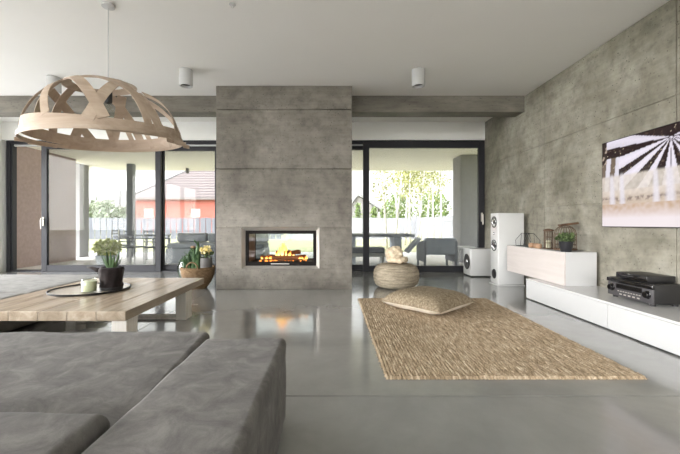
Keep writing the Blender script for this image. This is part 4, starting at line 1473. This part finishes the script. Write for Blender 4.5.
bm.faces.new((vb[0], vb[1], vr[1], vr[0])); bm.faces.new((vb[1], vb[2], vr[1])); bm.faces.new((vb[2], vb[3], vr[0], vr[1])); bm.faces.new((vb[3], vb[0], vr[0]))
rf = obj('roof', bm, M['tile_roof'], rh)
bm = B(); tube(bm, [A[0][:2] + (EZ + .16,), R[0]], .1, 6); tube(bm, [R[0], R[1]], .1, 6)
obj('ridge_cap', bm, M['pillar'], rf)
sd = at(201, 184, 41.5)
bm = B(); rt = Matrix.Translation((sd[0], sd[1] + .2, sd[2])) @ Matrix.Rotation(D(40), 4, 'X')
box(bm, -.42, .42, -.08, .08, -.3, .3, .03, 2, rt)
dsh = obj('roof_window', bm, M['white_satin'], rf)
bm = B(); tube(bm, [(sd[0] + .45, sd[1], sd[2] - .2), (sd[0] + .5, sd[1] + .2, sd[2] - .75)], .07, 6)
obj('vent_pipe', bm, M['out_dark'], rf)
for xx in (at(196, 0, HY0)[0], at(149, 0, HY0)[0]):
    bm = B(); rect_frame(bm, xx - .48, xx + .48, HY0 - .08, HY0, 1.65, 2.55, .14)
    wn = obj('window', bm, M['white_satin'], rh)
    bm = B(); box(bm, xx - .34, xx + .34, HY0 - .04, HY0 - .01, 1.79, 2.41)
    obj('pane', bm, M['window_dark'], wn)

# pale house with balcony, further away
fh = thing('balcony_house', 'pale distant house with a railed balcony and red lower wall', 'house', (at(118, 0, 55)[0], 58, GZ))
hY = 55
h0, h1 = at(113, 0, hY)[0], at(140, 0, hY)[0]
bm = B(); box(bm, h0, h1, hY, hY + 8, GZ - .02, at(0, 199, hY)[2])
obj('wall', bm, M['house_white'], fh)
z0 = at(0, 206, hY)[2]; z1 = at(0, 192.5, hY)[2]
bx0_, bx1_ = at(104, 0, hY - 2)[0], at(128, 0, hY - 2)[0]
bm = B(); box(bm, bx0_, bx1_, hY - 2, hY, z0 - .25, z0)
obj('balcony_slab', bm, M['house_white'], fh)
bm = B()
tube(bm, [(bx0_, hY - 1.95, z1), (bx1_, hY - 1.95, z1)], .06, 6)
for k in range(16):
    x = bx0_ + (bx1_ - bx0_) * k / 15
    box(bm, x - .06, x + .06, hY - 2, hY - 1.92, z0, z1)
for x in (bx0_ + .6, bx0_ + 2.4): box(bm, x - .1, x + .1, hY - 2, hY - 1.8, z0, z1 + .2)
obj('railing', bm, M['pillar'], fh)
bm = B(); box(bm, at(135, 0, hY)[0], at(143, 0, hY)[0], hY - 1, hY, GZ, at(0, 199, hY)[2])
obj('annex', bm, M['red_wall'], fh)

# white gabled house beyond the birches
wh = thing('gabled_house', 'white distant house with dark gable roof beyond the birches', 'house', (at(362, 0, 60)[0], 62, GZ))
wY = 60
a_, b_ = at(349, 0, wY)[0], at(378, 0, wY)[0]
ez, rz_ = at(0, 209, wY)[2], at(0, 196, wY)[2]
xm = at(358, 0, wY)[0]
bm = B(); prism(bm, [(a_, GZ - .02), (b_, GZ - .02), (b_, ez), (xm, rz_), (a_, ez)], 'y', wY, wY + 9)
obj('wall', bm, M['house_white'], wh)
bm = B()
prism(bm, [(xm, rz_ + .05), (b_ + .8, ez - .35), (b_ + .8, ez), (xm, rz_ + .5)], 'y', wY - .6, wY + 9.5)
prism(bm, [(xm, rz_ + .05), (a_ - .8, ez - .35), (a_ - .8, ez), (xm, rz_ + .5)], 'y', wY - .6, wY + 9.5)
obj('roof', bm, M['pillar'], wh)
bm = B(); box(bm, at(355, 0, wY)[0], at(360, 0, wY)[0], wY - .05, wY, at(0, 216, wY)[2], at(0, 210, wY)[2])
obj('window', bm, M['window_dark'], wh)

# trees
def tree(name, label, x, y, h, trunk_r, crown, n, size, lm, bmat, seed, group=None, droop=.6, stems=1):
    rnd = random.Random(seed)
    t = thing(name, label, 'tree', (x, y, GZ), 0, group)
    for s in range(stems):
        bm = B()
        lx, ly = rnd.uniform(-.4, .4), rnd.uniform(-.3, .3)
        pts = [(x + (s - (stems - 1) / 2) * .3 * (1 + 2 * q) + lx * q * q, y + ly * q, GZ - .02 + h * .92 * q) for q in [k / 7 for k in range(8)]]
        tube(bm, pts, [trunk_r * (1 - .8 * k / 7) for k in range(8)], 8)
        for k in range(9):
            q = pts[2 + k % 5]; a = rnd.uniform(0, 6.28); L = rnd.uniform(.4, 1.0) * crown[0] * .7
            tube(bm, [q, (q[0] + L * .5 * math.cos(a), q[1] + L * .5 * math.sin(a), q[2] + L * .55), (q[0] + L * math.cos(a), q[1] + L * math.sin(a), q[2] + L * .7)], [trunk_r * .3, trunk_r * .2, trunk_r * .06], 5)
        obj('trunk', bm, bmat, t, True)
    bm = B()
    for k in range(7):
        a = rnd.uniform(0, 6.28); rr = rnd.uniform(.1, .75)
        c = (x + crown[0] * rr * math.cos(a), y + crown[1] * rr * math.sin(a), h * (.45 + .5 * k / 7))
        leaves(bm, n // 7, c, (crown[0] * .55, crown[1] * .55, crown[2] * .45), size, rnd, droop, .3)
    obj('foliage', bm, lm, t)
    return t
bi = [(391, 13.6, 5.2, 'slender birch beside the dark window stile'), (402, 17.2, 6.4, 'white trunked birch above the end of the garden table'), (414, 14.9, 5.6, 'leaning birch behind the slanted garden armchair'),
      (424, 18.9, 6.8, 'birch with pale trunk standing above the blue grey armchair'), (437, 16.4, 6.2, 'bushy birch next to the terrace pillar')]
for i, (pxx, Y, h, lb) in enumerate(bi):
    tree('birch_tree', lb, at(pxx, 0, Y)[0], Y, h, .055, (.85, .85, 1.8), 1700 if i else 1000, .11, M['leaf_birch'], M['bark_birch'], 50 + i, 'birches in the garden', .9, 2)
for i, (pxx, Y, h, cr, lb) in enumerate([(86, 50, 4.6, 3.2, 'rounded pale tree left of the balcony house'), (100, 42, 3.6, 2.2, 'smaller rounded tree in front of the balcony house'), (112, 35.5, 2.6, 1.6, 'low bushy tree below the railed balcony')]):
    if i == 0: lb = 'tallest rounded pale tree over the grey fence'
    tree('garden_tree', lb, at(pxx, 0, Y)[0], Y, h, .14, (cr, cr, 1.8), 900, .4, M['leaf_far'], M['bark'], 70 + i, 'trees beyond the grey fence')
def conifer(x, y, h, r, label, seed):
    rnd = random.Random(seed)
    t = thing('conifer', label, 'tree', (x, y, GZ), 0, 'conifers beyond the white fence')
    bm = B(); tube(bm, [(x, y, GZ), (x, y, h * .9)], [.06, .01], 6); obj('trunk', bm, M['bark'], t)
    bm = B()
    for k in range(8):
        q = k / 8
        leaves(bm, 60, (x, y, .2 + h * q), (r * (1.05 - q), r * (1.05 - q), h / 9), .22, rnd, -.5, .5)
    obj('foliage', bm, M['leaf_hedge'], t)
conifer(at(358, 0, 27)[0], 27, 2.3, .55, 'slim conifer between the chimney and the window stile', 81)
conifer(at(374, 0, 26)[0], 26, 2.0, .6, 'slim conifer just past the window stile', 82)
conifer(at(384, 0, 27)[0], 27, 2.1, .7, 'slim conifer in front of the birches', 83)
for i, (pxx, Y, lb) in enumerate([(398, 29, 'round green shrub behind the birch trunks'), (432, 26, 'wide green shrub close to the terrace pillar')]):
    x = at(pxx, 0, Y)[0]
    t = thing('shrub', lb, 'shrub', (x, Y, GZ), 0, 'shrubs beyond the white fence')
    bm = B(); tube(bm, [(x, Y, GZ), (x, Y, 1.2)], [.06, .02], 6); obj('stem', bm, M['bark'], t)
    bm = B(); leaves(bm, 1300, (x, Y, 1.9), (1.3, 1.0, 1.6), .22, random.Random(90 + i), 0, .4); obj('foliage', bm, M['leaf_hedge'], t)

# ------------------------------------------------------------------ light
w = bpy.data.worlds.new('World'); SC.world = w; w.use_nodes = True
nt = w.node_tree
for n in list(nt.nodes): nt.nodes.remove(n)
out = nt.nodes.new('ShaderNodeOutputWorld'); bg = nt.nodes.new('ShaderNodeBackground')
tcn = nt.nodes.new('ShaderNodeTexCoord'); sep = nt.nodes.new('ShaderNodeSeparateXYZ')
nt.links.new(tcn.outputs['Generated'], sep.inputs[0])
c = ramp(nt, sep.outputs[2], [(0, (1, .985, .96, 1)), (.35, (.97, .985, 1, 1)), (1, (.86, .92, 1, 1))])
dt_ = nt.nodes.new('ShaderNodeVectorMath'); dt_.operation = 'DOT_PRODUCT'
nt.links.new(tcn.outputs['Generated'], dt_.inputs[0]); dt_.inputs[1].default_value = Vector((-.84, -.42, .30)).normalized()
mr = nt.nodes.new('ShaderNodeMapRange'); mr.interpolation_type = 'SMOOTHSTEP'
nt.links.new(dt_.outputs['Value'], mr.inputs[0])
mr.inputs['From Min'].default_value = .2; mr.inputs['From Max'].default_value = .98
mr.inputs['To Min'].default_value = 1.0; mr.inputs['To Max'].default_value = SUNNY
nt.links.new(c, bg.inputs[0]); nt.links.new(mr.outputs[0], bg.inputs[1])
nt.links.new(bg.outputs[0], out.inputs[0])

def portal(name, loc, rot, sx, sy):
    l = bpy.data.lights.new(name, 'AREA'); l.shape = 'RECTANGLE'; l.size = sx; l.size_y = sy
    l.cycles.is_portal = True
    o = bpy.data.objects.new(name, l); COL.objects.link(o)
    o.location = loc; o.rotation_euler = rot
portal('daylight_portal', (LX - .25, 1.5, 1.38), (0, -PI / 2, 0), 2.7, 10.1)
portal('daylight_portal', (-1.8, BY - .25, 1.38), (PI / 2, 0, 0), 8.7, 2.7)
portal('daylight_portal', (-1.8, WY + .22, 1.33), (-PI / 2, 0, 0), 9.8, 2.6)

# ------------------------------------------------------------------ camera
cam = bpy.data.cameras.new('Camera')
co = bpy.data.objects.new('Camera', cam); COL.objects.link(co)
co.location = (0, 0, 1.0); co.rotation_euler = (PI / 2, 0, 0)
cam.sensor_width = 36; cam.lens = 36 * F / 680
cam.shift_x = (340 - VX) / 680; cam.shift_y = (VY - 227) / 680
cam.clip_start = .05; cam.clip_end = 300
SC.camera = co

vs = SC.view_settings
vs.view_transform = 'Standard'; vs.look = 'None'; vs.gamma = 1.0; vs.exposure = EXPO
vs.use_curve_mapping = False
cy = SC.cycles
cy.max_bounces = 14; cy.diffuse_bounces = 8; cy.glossy_bounces = 6; cy.transparent_max_bounces = 24
cy.use_denoising = True
cy.caustics_reflective = False; cy.caustics_refractive = False
cy.sample_clamp_indirect = 6
